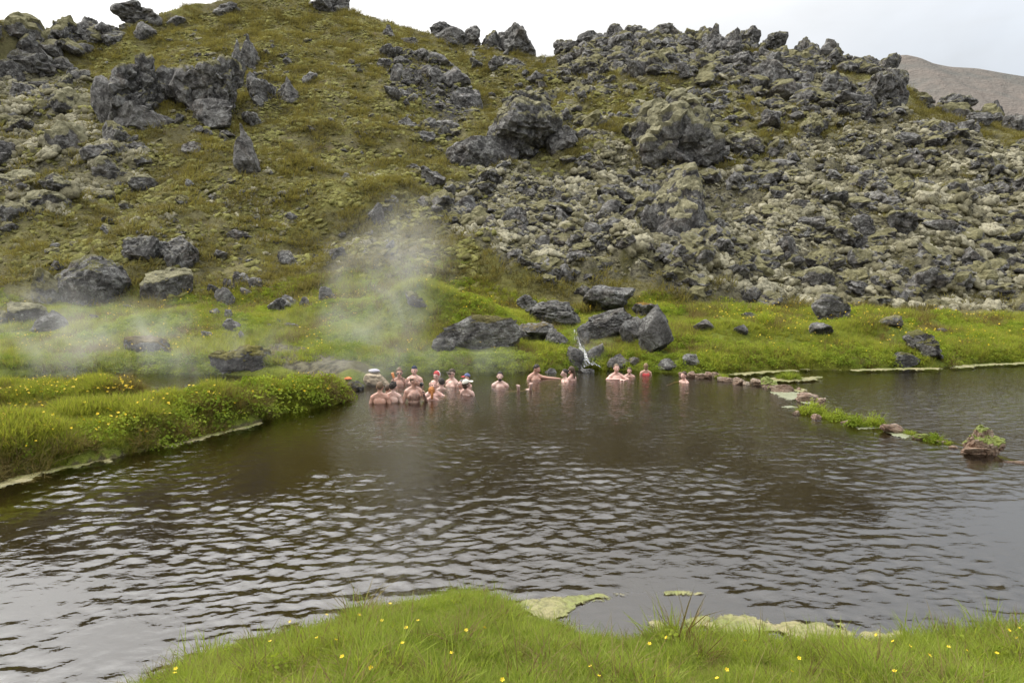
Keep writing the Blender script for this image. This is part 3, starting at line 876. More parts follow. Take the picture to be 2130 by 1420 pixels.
hero(2066, 236, 36, 28, 'spire', 'small peaked rock on the low ridge in front of the mountain', moss=0.3, **LAVA)
hero(2108, 272, 46, 36, 'crag', 'dark rock on the low ridge at the right picture edge', moss=0.4, **LAVA)
hero(2030, 262, 60, 30, 'block', 'dark broken rock below the lumpy rock of the low ridge', moss=0.4, **LAVA)
hero(1880, 312, 70, 36, 'block', 'dark boulder in the rubble below the cliff at the end of the ridge', moss=0.3, **HARD)
# foot of the slope, left
hero(188, 640, 176, 106, 'slab', 'largest pale grey boulder of the lower left slope, its face ribbed and pitted', sub=5, moss=0.55, mossy_at=.72, mc=OLIVE, strata=0.03, depth=0.7, tilt=0.10, rough=.06, chunk=.07, seed=5)
hero(104, 630, 60, 70, 'dome', 'moss-covered shoulder of rock left of the largest pale boulder', moss=1.2, mossy_at=.2, mc=TAN, **HARD)
hero(300, 552, 82, 60, 'block', 'dark rock with a pale moss crest, left half of the pair above the largest boulder', moss=0.5, mc=PALE, **LAVA)
hero(360, 562, 104, 68, 'block', 'dark blocky rock, right half of the pair above the largest boulder', sub=5, moss=0.4, mc=PALE, rough=.07, chunk=.12)
hero(352, 634, 104, 76, 'dome', 'rounded grey boulder with a bare face right of the largest boulder', sub=5, moss=0.8, mossy_at=.6, mc=PALE, rough=.05, chunk=.07)
hero(58, 678, 74, 48, 'dome', 'rounded boulder with pale moss near the left picture edge', moss=0.9, mossy_at=.5, mc=PALE, **HARD)
hero(104, 692, 66, 44, 'dome', 'smooth dark boulder in front of the pale mossy one near the left edge', moss=0.1, **HARD)
hero(6, 682, 30, 36, 'dome', 'boulder cut by the left picture edge above the meadow', moss=0.7, **HARD)
hero(120, 566, 34, 24, 'dome', 'small dark stone behind the largest pale boulder', moss=0.1, **HARD)
for cx, yb, w, h, f, t, l in (
    (468, 636, 34, 38, 'slab', 0.5, 'leaning grey slab at the left of the rock group on the meadow edge'),
    (478, 606, 30, 26, 'block', 0, 'dark block behind the leaning grey slab'),
    (504, 592, 42, 26, 'block', 0, 'topmost dark block of the rock group on the meadow edge'),
    (530, 602, 34, 24, 'block', 0, 'bluish grey block at the right of the rock group on the meadow edge'),
    (512, 616, 30, 14, 'slab', -0.4, 'narrow slanting stone in the rock group on the meadow edge'),
    (444, 616, 24, 24, 'block', 0, 'dark stone left of the leaning grey slab'),
    (576, 652, 38, 30, 'block', 0, 'dark rock at the left end of the mossy group right of the slabs'),
    (606, 640, 50, 26, 'block', 0, 'mossy rock in the middle of the group right of the slabs'),
    (634, 638, 22, 20, 'block', 0, 'small dark stone at the right end of the mossy group'),
    (680, 629, 40, 32, 'dome', 0, 'lone pale grey stone on the meadow right of the mossy group'),
    (446, 660, 26, 18, 'block', 0, 'small brownish stone in the grass below the leaning slab'),
    (474, 668, 22, 24, 'block', 0, 'dark upright stone in the grass below the leaning slab'),
    (484, 690, 36, 26, 'block', 0, 'dark tilted stone in the meadow above the grey marker stone'),
    (428, 702, 26, 14, 'dome', 0, 'low rounded stone in the meadow left of the dark tilted stone'),
    (194, 668, 20, 14, 'block', 0, 'small stone in the meadow below the largest pale boulder'),
    (268, 646, 22, 12, 'block', 0, 'small brown stone in the meadow among the flowers'),
    (562, 684, 14, 10, 'block', 0, 'little dark stone in the meadow'),
    (608, 684, 36, 12, 'dome', 0, 'long low pale stone in the meadow'),
    (580, 672, 10, 9, 'block', 0, 'tiny grey stone above the little dark stone'),
    (598, 560, 40, 38, 'crag', 0, 'pale jagged stone on the slope above the mossy group'),
    (500, 500, 52, 22, 'dome', 0, 'dark hollow with a mossy brow on the slope above the meadow')):
    hero(cx, yb, w, h, f, l, tilt=t, moss=0.35, mc=PALE, cat='stone' if w < 30 else 'boulder', name='stone' if w < 30 else 'boulder', rough=.06, chunk=.12)
hero(308, 734, 102, 34, 'dome', 'low mossy mound of rock steaming in the left meadow', moss=1.2, mossy_at=.35, mc=RUST, **HARD)
hero(508, 778, 142, 58, 'dome', 'broad rock under yellow moss beside the steaming channel', sub=5, moss=1.1, mossy_at=.45, mc=(0.2, 0.18, 0.05), depth=0.9, sink=.5, rough=.08, chunk=.12, planes=18)
hero(502, 707, 13, 19, 'slab', 'small pale upright stone with a dark top in the meadow', moss=0.0, name='stone', cat='stone', **HARD)
# foot of the slope, middle
hero(1000, 728, 196, 70, 'block', 'long grey outcrop above the pool with mossy top', sub=5, moss=0.7, mossy_at=.6, mc=(0.19, 0.17, 0.07), depth=0.5, rough=.09, chunk=.12, seed=15)
hero(1105, 712, 120, 40, 'block', 'lower cracked ledge continuing the long outcrop to the right', moss=0.5, mc=RUST, rough=.08, chunk=.14)
hero(1158, 724, 50, 40, 'crag', 'dark blocky end of the long outcrop beside the waterfall', moss=0.4, mc=RUST, rough=.08, chunk=.15)
hero(925, 732, 52, 34, 'dome', 'rounded low end of the long outcrop on its left', moss=0.4, **HARD)
hero(1096, 650, 44, 36, 'crag', 'small dark jagged rock behind the long outcrop', moss=0.2, **LAVA)
hero(1150, 680, 118, 52, 'crag', 'brown rough rock above the waterfall', moss=0.4, sub=5, **LAVA)
hero(1268, 650, 116, 54, 'slab', 'dark ribbed slab lying above the waterfall boulders', moss=0.2, sub=5, strata=.03, **HARD)
hero(1210, 620, 40, 28, 'block', 'grey rock left of the dark ribbed slab', moss=0.5, **LAVA)
hero(1262, 704, 126, 60, 'block', 'pale speckled boulder just right of the waterfall', sub=5, moss=0.4, mc=PALE, rough=.07, chunk=.10, seed=21)
hero(1318, 716, 70, 54, 'dome', 'round dark boulder between the pale speckled one and the tilted slab', sub=5, moss=0.0, rough=.04, chunk=.05)
hero(1364, 736, 76, 98, 'slab', 'big smooth tilted slab leaning over the bank right of the waterfall', sub=5, moss=0.1, tilt=-0.22, depth=0.6, rough=.035, chunk=.05, seed=8)
hero(1342, 664, 52, 34, 'block', 'rock with orange moss on top of the tilted slab', moss=0.7, mc=(0.26, 0.16, 0.03), **LAVA)
hero(1214, 718, 30, 26, 'block', 'grey rock at the lip of the waterfall', moss=0.2, **HARD)
hero(1284, 768, 46, 30, 'block', 'dark cracked rock in the bank at the right foot of the waterfall', moss=0.2, mc=GREENM, **HARD)
hero(1318, 762, 26, 18, 'block', 'small dark wet rock in the bank under the tilted slab', moss=0.1, **HARD)
hero(1390, 774, 44, 26, 'block', 'flat-topped grey rock at the water edge with a rusty base', moss=0.4, mc=GREENM, **HARD)
hero(1434, 762, 36, 24, 'dome', 'dark mossy rock in the bank above the dam', moss=0.4, mc=GREENM, **HARD)
hero(1146, 776, 26, 10, 'dome', 'low wet stone at the left foot of the waterfall', moss=0.1, name='stone', cat='stone', **HARD)
hero(1222, 776, 30, 9, 'dome', 'low pale stone at the foot of the waterfall', moss=0.1, name='stone', cat='stone', **HARD)
hero(1174, 590, 42, 40, 'block', 'grey angular rock at the top of the bank, left of the flat pair', moss=0.3, **HARD)
hero(1226, 588, 36, 18, 'block', 'flat grey rock at the top of the bank', moss=0.2, **HARD)
hero(1130, 575, 60, 40, 'crag', 'dark rock at the lower edge of the grey scree', moss=0.2, **LAVA)
hero(1248, 562, 56, 28, 'dome', 'moss-hooded rock low on the scree', moss=1.1, mossy_at=.45, **LAVA)
hero(870, 640, 52, 34, 'dome', 'weathered rock half hidden in the grassy mound behind the bathers', moss=0.8, mc=OLIVE, **LAVA)
# foot of the slope, right
hero(1700, 610, 74, 54, 'dome', 'moss-hooded boulder at the foot of the right rubble slope', moss=1.1, mossy_at=.5, mc=PALE, **LAVA)
hero(1722, 672, 80, 50, 'dome', 'brown rounded boulder below the moss-hooded one', moss=0.5, **HARD)
hero(1708, 702, 50, 30, 'block', 'small rock splashed with white at the foot of the brown boulder', moss=0.2, **HARD)
hero(1600, 640, 52, 34, 'dome', 'grey boulder with a moss fringe at the top of the right bank', moss=0.6, **HARD)
hero(1562, 630, 44, 34, 'dome', 'grey boulder left of the fringed one at the top of the right bank', moss=0.5, **HARD)
hero(1924, 748, 88, 56, 'dome', 'mossy-backed boulder on the right bank near the water', sub=5, moss=0.7, mossy_at=.6, mc=OLIVE, **LAVA)
hero(1880, 764, 66, 30, 'block', 'flat-topped rock at the edge of the right stream', moss=0.6, mossy_at=.6, mc=OLIVE, **HARD)
hero(1850, 680, 50, 24, 'dome', 'low mossy rock in the right meadow', moss=0.7, **HARD)
hero(1540, 698, 34, 22, 'block', 'dark flat rock on the green right bank', moss=0.1, **HARD)
hero(1464, 690, 46, 24, 'block', 'brown flat rock on the green bank right of the tilted slab', moss=0.1, **HARD)
hero(1560, 664, 36, 14, 'dome', 'small dark rock under the yellow flowering herb', moss=0.1, **HARD)
hero(1960, 692, 24, 9, 'dome', 'tiny grey rock in the right meadow', moss=0.1, name='stone', cat='stone', **HARD)

# boulders scattered over the slope: one of each kind, then copies with their own size and turn
KINDS = []
for i, (form, kw) in enumerate((('block', HARD), ('block', LAVA), ('dome', LAVA), ('crag', LAVA), ('slab', HARD), ('pyramid', LAVA), ('block', dict(rough=.08, chunk=.16)), ('dome', HARD))):
    KINDS.append([(mesh_from('boulder', *rock_shape(900 + i * 10 + k, 4, form, moss=mo_, mossy_at=ma_, **kw)[:2], M_ROCK, {'moss': rock_shape(900 + i * 10 + k, 4, form, moss=mo_, mossy_at=ma_, **kw)[2]}, smooth=False)) for k, (mo_, ma_) in enumerate(((0.2, .6), (1.1, .45)))])


def sample_zone(poly, n, r, power=0.0):
    P = np.array(poly); lo, hi = P.min(0), P.max(0)
    out = np.zeros((0, 2))
    while len(out) < n:
        q = lo + (hi - lo) * r.random((n * 3, 2))
        vis = np.abs(q[:, 0]) < 0.86 * q[:, 1] + 1.5
        q = q[vis & (poly_sd(q[:, 0], q[:, 1], poly) > 0)]
        out = np.concatenate([out, q])
    return out[:n]


def free(x, y, k=0.8):
    return all((x - a) ** 2 + (y - b) ** 2 > (c * k) ** 2 for a, b, c in rock_boxes)


sr = np.random.default_rng(7)
LANDMARKS = (('the pyramid-shaped crag', 1402, 270), ('the moss-capped monolith', 1410, 430), ('the layered boulder', 1088, 270), ('the tall leaning crag', 270, 190), ('the overhanging left crag', 440, 190),
             ('the smooth slab face', 1004, 320), ('the flat overhanging rock', 1540, 306), ('the cliff ending the ridge', 1840, 190), ('the largest pale boulder', 188, 590), ('the tallest skyline tooth', 1472, 80),
             ('the dome-shaped skyline rock', 1071, 75), ('the broken block pile', 870, 155), ('the flat-topped skyline crag', 292, 30), ('the round moss-capped boulder', 146, 290), ('the lone tapering slab', 514, 315),
             ('the lumpy low-ridge rock', 1990, 220), ('the hooked skyline rock', 1612, 82), ('the moss-hooded foot boulder', 1700, 585), ('the jagged scree rock', 1070, 455), ('the upper right bank boulders', 1580, 620),
             ('the hollow rock at the left edge', 20, 440), ('the lone half-buried boulder', 782, 445), ('the moss-hooded scree rock', 1248, 548), ('the right picture edge', 2128, 450), ('the peaked skyline rock', 1276, 70), ('the dark rubble boulder under the cliff', 1880, 295))


def proj(x, y, z):
    z = z - CAM_H
    f = y * CP - z * SP; v = y * SP + z * CP
    return 1065 + FPX * x / f, 710 - FPX * v / f


used_labels = {}


def near_label(px, py, size, shape, mossy, noun):
    ds = sorted((math.hypot(px - a, py - b), n, a, b) for n, a, b in LANDMARKS)
    for m in range(4):
        _, n, a, b = ds[m]
        dx, dy = px - a, py - b
        side = ('just ' if math.hypot(dx, dy) < 75 else '' if math.hypot(dx, dy) < 170 else 'well ') + (('above' if dy < 0 else 'below') if abs(dy) > abs(dx) else ('left of' if dx < 0 else 'right of'))
        lab = ' '.join(w for w in (size, mossy, shape, noun, side, n) if w)
        if lab not in used_labels:
            used_labels[lab] = 1
            return lab
    return lab


SC = ((Z_RUBBLE, 56, 0.75, 1.7, .5, 'boulders in the right-hand rubble slope', TAN),
      (Z_CREST, 46, 1.3, 3.4, .5, 'rocks under the right skyline', TAN),
      (Z_MID, 14, 0.9, 2.2, .5, 'rocks between the pyramid crag and the skyline', TAN),
      (Z_SCREE, 10, 0.5, 1.1, .2, 'stones of the grey scree', TAN),
      (Z_LEFTMOSS, 20, 0.8, 2.0, .75, 'boulders in the left moss field', PALE),
      (Z_BROWN, 8, 0.4, 0.9, .4, 'stones on the middle grass slope', TAN),
      (Z_BLOCKS, 8, 0.7, 1.3, .1, 'loose blocks of the block pile', TAN),
      (Z_CRAGS, 6, 0.7, 1.4, .2, 'loose rocks round the left crags', TAN))
SHAPES = ('blocky', 'knobbly', 'rounded', 'jagged', 'flat', 'peaked', 'cracked', 'smooth')
for poly, n, s0, s1, mossy, grp, mc in SC:
    k = 0
    for x, y in sample_zone(poly, n * 4, sr):
        if k >= n: break
        sz = s0 * (s1 / s0) ** (sr.random() ** 1.5)
        z = gsample(x, y)[0]
        px, py = proj(x, y, z)
        if not free(x, y) or not -5 < px < 2135 or py < 20: continue
        ki = sr.integers(len(KINDS)); ms = 1 if sr.random() < mossy else 0
        px_sz = sz / y * FPX
        nm = 'boulder' if px_sz > 28 else 'stone'
        o = bpy.data.objects.new(nm, KINDS[ki][ms])
        a = sr.uniform(0.75, 1.3); hgt = sz * sr.uniform(0.55, 1.0)
        o.location = (x, y, z + hgt * 0.22)
        o.scale = (sz * a, sz * sr.uniform(.8, 1.1), hgt)
        o.rotation_euler = (sr.normal() * .22, sr.normal() * .22, sr.uniform(0, 6.28))
        o.color = (*mc, 1)
        size = 'big' if px_sz > 44 else 'middling' if px_sz > 30 else 'small'
        link(o); tag(o, near_label(px, py - px_sz * .3, size, SHAPES[ki], 'moss-topped' if ms else 'bare', nm), nm, grp)
        rock_boxes.append((x, y, sz * 0.5))
        k += 1


# ------------------------------------------------------------------ scattering of what nobody could count (one object of kind stuff each)
def scatter(name, label, P, rot, scl, idx, meshes, sep_mats=None):
    coll = bpy.data.collections.new(name + '_kinds')
    for i, me in enumerate(meshes):
        o = bpy.data.objects.new('%s_kind_%02d' % (name, i), me)
        o.color = (*TAN, 1)
        coll.objects.link(o)
    me = bpy.data.meshes.new(name)
    me.vertices.add(len(P)); me.vertices.foreach_set('co', np.asarray(P, np.float32).ravel())
    a = me.attributes.new('rot', 'FLOAT_VECTOR', 'POINT'); a.data.foreach_set('vector', np.asarray(rot, np.float32).ravel())
    a = me.attributes.new('scl', 'FLOAT_VECTOR', 'POINT'); a.data.foreach_set('vector', np.asarray(scl, np.float32).ravel())
    a = me.attributes.new('pick', 'INT', 'POINT'); a.data.foreach_set('value', np.asarray(idx, np.int32))
    o = bpy.data.objects.new(name, me)
    o.color = (*TAN, 1)
    link(o); tag(o, label, kind='stuff')
    ng = bpy.data.node_groups.new(name, 'GeometryNodeTree')
    ng.interface.new_socket('Geometry', in_out='INPUT', socket_type='NodeSocketGeometry')
    ng.interface.new_socket('Geometry', in_out='OUTPUT', socket_type='NodeSocketGeometry')
    t = NT(ng)
    gi = t.n('NodeGroupInput'); go = t.n('NodeGroupOutput')
    ci = t.n('GeometryNodeCollectionInfo', transform_space='ORIGINAL')
    ci.inputs['Collection'].default_value = coll
    ci.inputs['Separate Children'].default_value = True
    ci.inputs['Reset Children'].default_value = True

    def named(nm, ty):
        nd = t.n('GeometryNodeInputNamedAttribute', data_type=ty)
        nd.inputs['Name'].default_value = nm
        return nd.outputs[0]
    ip = t.n('GeometryNodeInstanceOnPoints')
    t.link(gi.outputs[0], ip.inputs['Points']); t.link(ci.outputs[0], ip.inputs['Instance'])
    ip.inputs['Pick Instance'].default_value = True
    t.link(named('pick', 'INT'), ip.inputs['Instance Index'])
    t.link(named('rot', 'FLOAT_VECTOR'), ip.inputs['Rotation'])
    t.link(named('scl', 'FLOAT_VECTOR'), ip.inputs['Scale'])
    t.link(ip.outputs[0], go.inputs[0])
    md = o.modifiers.new('scatter', 'NODES'); md.node_group = ng
    return o


RUB = []
for i in range(10):
    v, f, mk = rock_shape(300 + i, 3, ('block', 'block', 'dome', 'crag', 'slab')[i % 5], moss=(0.4, 1.0, 1.2, 1.0, 0.6)[i % 5], mossy_at=(.6, .5, .3, .45, .55)[i % 5], rough=.07, chunk=.21, planes=11)
    RUB.append(mesh_from('rubble_stone', v, f, M_ROCK, {'moss': mk}, smooth=False))


def pillow(seed, sub=4):
    """cauliflower-like cushion: the hull of many small domes"""
    D, F = ico(sub)
    r = np.random.default_rng(seed)
    rad = np.full(len(D), .25)
    for _ in range(16):
        a, q = r.uniform(0, 6.28), math.sqrt(r.random()) * .72
        c = np.array((q * math.cos(a), q * math.sin(a) * .8, .22 * (1 - q) + r.uniform(0, .12)))
        rho = r.uniform(.20, .38)
        dc = D @ c; disc = dc ** 2 - (c @ c) + rho ** 2
        rad = np.maximum(rad, np.where(disc > 0, dc + np.sqrt(np.maximum(disc, 0)), 0))
    rad = rad * (1 + .30 * fbm(D * 2.6 + seed, 4, seed, .65) + .12 * fbm(D * 9 + seed, 2, seed + 3, .6))
    V = D * rad[:, None]
    V[:, 2] = np.where(V[:, 2] < 0, V[:, 2] * .4, V[:, 2])
    lo, hi = V.min(0), V.max(0)
    return (V - (lo + hi) / 2) / (hi - lo), F


PIL = [mesh_from('moss_cushion', *pillow(i + 1), M_MOSS) for i in range(7)]


def place_many(poly, n, s0, s1, r, pw=2.2, lift=0.15, flat=(0.5, 0.95), tilt=.35, keep=None, slope=0.0):
    q = sample_zone(poly, n, r)
    edge = poly_sd(q[:, 0], q[:, 1], poly) + 1.6 * pnoise(xy3(q[:, 0], q[:, 1], 0.35), 61)
    q = q[r.random(len(q)) < sstep(edge, -0.6, 1.6) * (0.30 + 0.70 * sstep(pnoise(xy3(q[:, 0], q[:, 1], 0.28), 62), -0.18, 0.12))]
    if keep is not None:
        q = q[keep(q[:, 0], q[:, 1])]
    n = len(q)
    sz = s0 * (s1 / s0) ** (r.random(n) ** pw)
    h = sz * r.uniform(*flat, n)
    P = np.stack([q[:, 0], q[:, 1], gsample(q[:, 0], q[:, 1]) + h * lift], 1)
    rot = np.stack([r.normal(size=n) * tilt, r.normal(size=n) * tilt, r.uniform(0, 6.28, n)], 1)
    if slope:                       # cushions lie along the slope
        rot[:, 0] += slope; rot[:, 2] = r.uniform(-.7, .7, n)
    scl = np.stack([sz * r.uniform(.8, 1.35, n), sz * r.uniform(.8, 1.2, n), h], 1)
    return P, rot, scl


def patchy(seed, f, lo):
    return lambda x, y: pnoise(xy3(x, y, f), seed) > lo + 0.0


gr = np.random.default_rng(21)
parts = [place_many(Z_RUBBLE, 12500, .14, 1.35, gr, pw=2.8, keep=patchy(51, .35, -.14)), place_many(Z_CREST, 5200, .2, 2.0, gr, pw=2.6), place_many(Z_MID, 2600, .15, 1.5, gr, pw=3), place_many(Z_SCREE, 8000, .08, .6, gr, pw=2.8), place_many(Z_BLOCKS, 900, .15, .9, gr),
         place_many(Z_LEFTMOSS, 1700, .2, 1.1, gr, keep=patchy(41, .25, -.05)), place_many(Z_CRAGS, 420, .12, .6, gr), place_many(Z_BROWN, 900, .08, .45, gr, keep=patchy(44, .3, 0.0))]

def ridge_strip(px0, px1, front, back):
    x0, x1 = ray(px0, 100)[0] * 68, ray(px1, 100)[0] * 66
    xs = np.linspace(x0, x1, 24); ys_ = np.interp(xs, RIDGE[:, 0], RIDGE[:, 1])
    return [(x, y - front) for x, y in zip(xs, ys_)] + [(x, y + back) for x, y in zip(xs[::-1], ys_[::-1])]


for a_, b_, n_, s0_, s1_ in ((1165, 1880, 800, .4, 1.9), (1890, 2200, 200, .4, 2.4), (-60, 250, 160, .5, 2.4), (900, 1060, 60, .4, 1.8)):
    parts.append(place_many(ridge_strip(a_, b_, 2.5, 1.0), n_, s0_, s1_, gr, pw=1.8, lift=.2, flat=(.6, 1.1)))
SLOPE = zone([(-200, 120), (400, 60), (800, 110), (1200, 200), (1300, 300), (1000, 560), (700, 560), (300, 560), (-200, 560)])
parts.append(place_many(SLOPE, 5200, .07, .75, gr, pw=3.2, keep=patchy(47, .22, -.02)))
cat_ = [np.concatenate([p[i] for p in parts]) for i in range(3)]
scatter('lava_rubble', 'loose grey lava rubble strewn over the slope', *cat_, gr.integers(0, 10, len(cat_[0])), RUB)
parts = [place_many(Z_RUBBLE, 42000, .12, 1.15, gr, pw=2.6, slope=.5, lift=.06, flat=(.3, .6), tilt=.35, keep=lambda x, y: pnoise(xy3(x, y, .35), 51) < .16), place_many(Z_RUBBLE, 6000, .15, .6, gr, pw=2.4, slope=.5, lift=.06, flat=(.3, .5), tilt=.3), place_many(Z_MID, 1800, .2, 1.2, gr, pw=2.2, slope=.5, lift=.06, flat=(.3, .5), tilt=.2, keep=patchy(56, .35, -.05)), place_many(SLOPE, 3000, .15, .7, gr, pw=2.4, slope=.5, lift=.06, flat=(.3, .5), tilt=.2, keep=patchy(57, .3, .02)),
         place_many(Z_CREST, 5200, .2, 1.4, gr, pw=2.0, slope=.5, lift=.1, flat=(.35, .6), tilt=.3, keep=patchy(52, .3, -.15)),
         place_many(Z_LEFTMOSS, 4200, .3, 1.4, gr, pw=1.8, slope=.5, lift=.06, flat=(.35, .65), tilt=.2, keep=patchy(53, .22, -.15)),
         place_many(Z_SCREE, 900, .2, .6, gr, slope=.5, lift=.06, flat=(.35, .6), tilt=.2),
         place_many(Z_BROWN, 1500, .15, .6, gr, slope=.5, lift=.06, flat=(.4, .65), tilt=.2, keep=patchy(54, .35, 0.0))]
cat_ = [np.concatenate([p[i] for p in parts]) for i in range(3)]
scatter('moss_cushions', 'pale woolly moss cushions growing over the lava rubble', *cat_, gr.integers(0, 7, len(cat_[0])), PIL)
HUM = [mesh_from('heath_hummock', *pillow(30 + i, 3), M_HUMMOCK) for i in range(6)]
parts = [place_many(zone([(-400, 90), (60, 90), (400, 30), (640, 0), (900, 90), (1150, 140), (1350, 180), (1300, 300), (1000, 540), (1080, 640), (700, 580), (300, 620), (-400, 620)]), 80000, .12, .60, gr, pw=2.0, slope=.52, lift=.0, flat=(.3, .6), tilt=.25, keep=patchy(58, .5, -.28)),
         place_many(Z_MID, 5000, .18, .8, gr, pw=2.0, slope=.52, lift=.0, flat=(.3, .6), tilt=.25)]
cat_ = [np.concatenate([p[i] for p in parts]) for i in range(3)]
scatter('heath_hummocks', 'olive and tan hummocks of heath and moss on the slope', *cat_, gr.integers(0, 6, len(cat_[0])), HUM)

# ------------------------------------------------------------------ grass, herbs, flowers
def blade_tuft(seed, n, rad, h0, h1, wid, segs=3, bend=0.6, spread=0.35, dry=0.12):
    r = np.random.default_rng(seed)
    V, F, D = [], [], []
    for _ in range(n):
        a = r.uniform(0, 6.28); q = rad * math.sqrt(r.random())
        bx, by = q * math.cos(a), q * math.sin(a)
        h = r.uniform(h0, h1); az = a + r.normal() * 0.9
        le = spread * r.random() + 0.05
        b = bend * r.random()
        wv = np.array((-math.sin(az), math.cos(az), 0)) * wid * r.uniform(.7, 1.2)
        dr = float(r.random() < dry)
        i0 = len(V)
        for s in range(segs):
            t = s / segs
            out = (le * t + b * t * t) * h
            c = np.array((bx + math.cos(az) * out, by + math.sin(az) * out, h * (t - 0.25 * b * t * t)))
            k = (1 - t * 0.7) * 0.5
            V += [c - wv * k, c + wv * k]; D += [dr, dr]
        out = (le + b) * h
        V.append(np.array((bx + math.cos(az) * out, by + math.sin(az) * out, h * (1 - 0.25 * b)))); D.append(dr)
        for s in range(segs - 1):
            F.append((i0 + 2 * s, i0 + 2 * s + 1, i0 + 2 * s + 3, i0 + 2 * s + 2))
        F.append((i0 + 2 * segs - 2, i0 + 2 * segs - 1, i0 + 2 * segs))
    return np.array(V), F, np.array(D)


def leaf_clump(seed, n, rad, hgt, leaf, up=0.6):
    """rounded leaves held out over a low dome"""
    r = np.random.default_rng(seed)
    V, F = [], []
    for _ in range(n):
        a = r.uniform(0, 6.28); q = math.sqrt(r.random())
        c = np.array((rad * q * math.cos(a), rad * q * math.sin(a), hgt * (1 - q * q * 0.8) * r.uniform(.45, 1.05)))
        nrm = np.array((math.cos(a) * q * 0.8, math.sin(a) * q * 0.8, up)) + r.normal(size=3) * 0.35
        nrm /= np.linalg.norm(nrm)
        t = np.cross(nrm, r.normal(size=3)); t /= np.linalg.norm(t); b = np.cross(nrm, t)
        s = leaf * r.uniform(.6, 1.25)
        i0 = len(V)
        for (x, y, z) in ((-1, 0, 0), (-.35, .62, .12), (.45, .55, .1), (1, 0, -.1), (.45, -.55, .1), (-.35, -.62, .12)):
            V.append(c + t * x * s + b * y * s + nrm * z * s)
        F += [(i0, i0 + 1, i0 + 5), (i0 + 1, i0 + 2, i0 + 4, i0 + 5), (i0 + 2, i0 + 3, i0 + 4)]
    return np.array(V), F


TUFT = [mesh_from('grass_tuft', v, f, M_GRASS, {'dry': d}) for v, f, d in (blade_tuft(i, 30, .07, .05, .135, .0048, 4, .8, .55, .06) for i in range(6))]
MTUFT = [mesh_from('meadow_tuft', v, f, M_MEADOW, {'dry': d}) for v, f, d in (blade_tuft(20 + i, 22, .10, .10, .30, .013, 3, .7, .5, .14) for i in range(6))]
HTUFT = [mesh_from('heath_tuft', v, f, M_HEATH, {'dry': d}) for v, f, d in (blade_tuft(40 + i, 26, .22, .06, .2, .024, 2, .8, .9, .2) for i in range(6))]
DTUFT = [mesh_from('dry_tuft', v, f, M_DRY, {'dry': d * 0}) for v, f, d in (blade_tuft(60 + i, 26, .10, .15, .32, .011, 3, 1.3, .8, .2) for i in range(3))]
HERB = [mesh_from('herb_clump', *leaf_clump(80 + i, 60, .15, .16, .019), M_HERB) for i in range(5)]


def veg_points(x, y, r, s0, s1, tilt=.18, zoff=-.01):
    n = len(x)
    P = np.stack([x, y, gsample(x, y) + zoff], 1)
    s = r.uniform(s0, s1, n)
    rot = np.stack([r.normal(size=n) * tilt, r.normal(size=n) * tilt, r.uniform(0, 6.28, n)], 1)
    return P, rot, np.stack([s, s, s * r.uniform(.75, 1.25, n)], 1)


def in_rock(x, y, k=0.75):
    m = np.zeros(len(x), bool)
    for a, b, c in rock_boxes:
        m |= (x - a) ** 2 + (y - b) ** 2 < (c * k) ** 2
    return m


vr = np.random.default_rng(5)
# near bank
n = 62000
y = vr.uniform(2.0, 6.4, n); x = (vr.random(n) * 2 - 1) * (0.80 * y + 1.9)
_, s_, _, _ = land(x, y)
k = (s_ > 0.03)
x, y, s_ = x[k], y[k], s_[k]
P, R_, Sc = veg_points(x, y, vr, .6, 1.05)
hgt = 0.6 + 0.6 * sstep(pnoise(xy3(x, y, 1.1), 3), -0.3, 0.4) + .55 * sstep(pnoise(xy3(x, y, 3.2), 4), -0.1, 0.4) + 0.3 * sstep(x, 2.6, 4.0) * sstep(y, 4.0, 5.2)
Sc *= (hgt * (0.8 + .5 * (vr.random(len(x)) < .08)) * (sstep(s_, 0.0, 0.10) * 0.7 + 0.3))[:, None]
Sc *= .88
scatter('near_grass', 'fresh green grass on the near bank', P, R_, Sc, vr.integers(0, 6, len(x)), TUFT)
kk = vr.random(len(x)) < 0.06
kk &= pnoise(xy3(x, y, 1.3), 9) > 0.0
dd = (vr.random(len(x)) < .035)
scatter('near_old_grass', 'tawny old stalks standing in the near grass', P[dd], R_[dd] + vr.normal(size=(dd.sum(), 3)) * .2, Sc[dd] * .62, vr.integers(0, 3, dd.sum()), DTUFT)
scatter('near_herbs', 'small round leaves growing in the near grass', P[kk] + (0, 0, .01), R_[kk], Sc[kk] * 0.55, vr.integers(0, 5, kk.sum()), HERB)

# tongue of land and rear lobe
n = 290000
x = vr.uniform(-17, -3, n); y = vr.uniform(8.5, 20.5, n)
sP = poly_sd(x, y, PEN); sL = poly_sd(x, y, LOBE)
k = (np.maximum(sP, sL) > -0.06) & (np.abs(x) < 0.84 * y)
x, y = x[k], y[k]; sP = sP[k]; sL = sL[k]; s_ = np.maximum(sP, sL)
k = vr.random(len(x)) < 0.95
P, R_, Sc = veg_points(x[k], y[k], vr, .38, .72, .34)
Sc *= ((0.65 + 0.6 * sstep(s_[k], 0.0, 0.5)) * (0.75 + .6 * sstep(pnoise(xy3(x[k], y[k], 1.4), 24), -.2, .35)))[:, None]
scatter('tongue_grass', 'bright grass covering the tongue of land at the left', P, R_, Sc, vr.integers(0, 6, k.sum()), MTUFT)
edge = (s_ < 0.5) & (pnoise(xy3(x, y, 0.8), 13) > -0.02) & (vr.random(len(x)) < 0.10)
P, R_, Sc = veg_points(x[edge], y[edge], vr, .6, 1.0, .5, .02)
scatter('hanging_dry_grass', 'brown dry grass hanging over the edge of the left bank', P, R_, Sc, vr.integers(0, 3, edge.sum()), DTUFT)
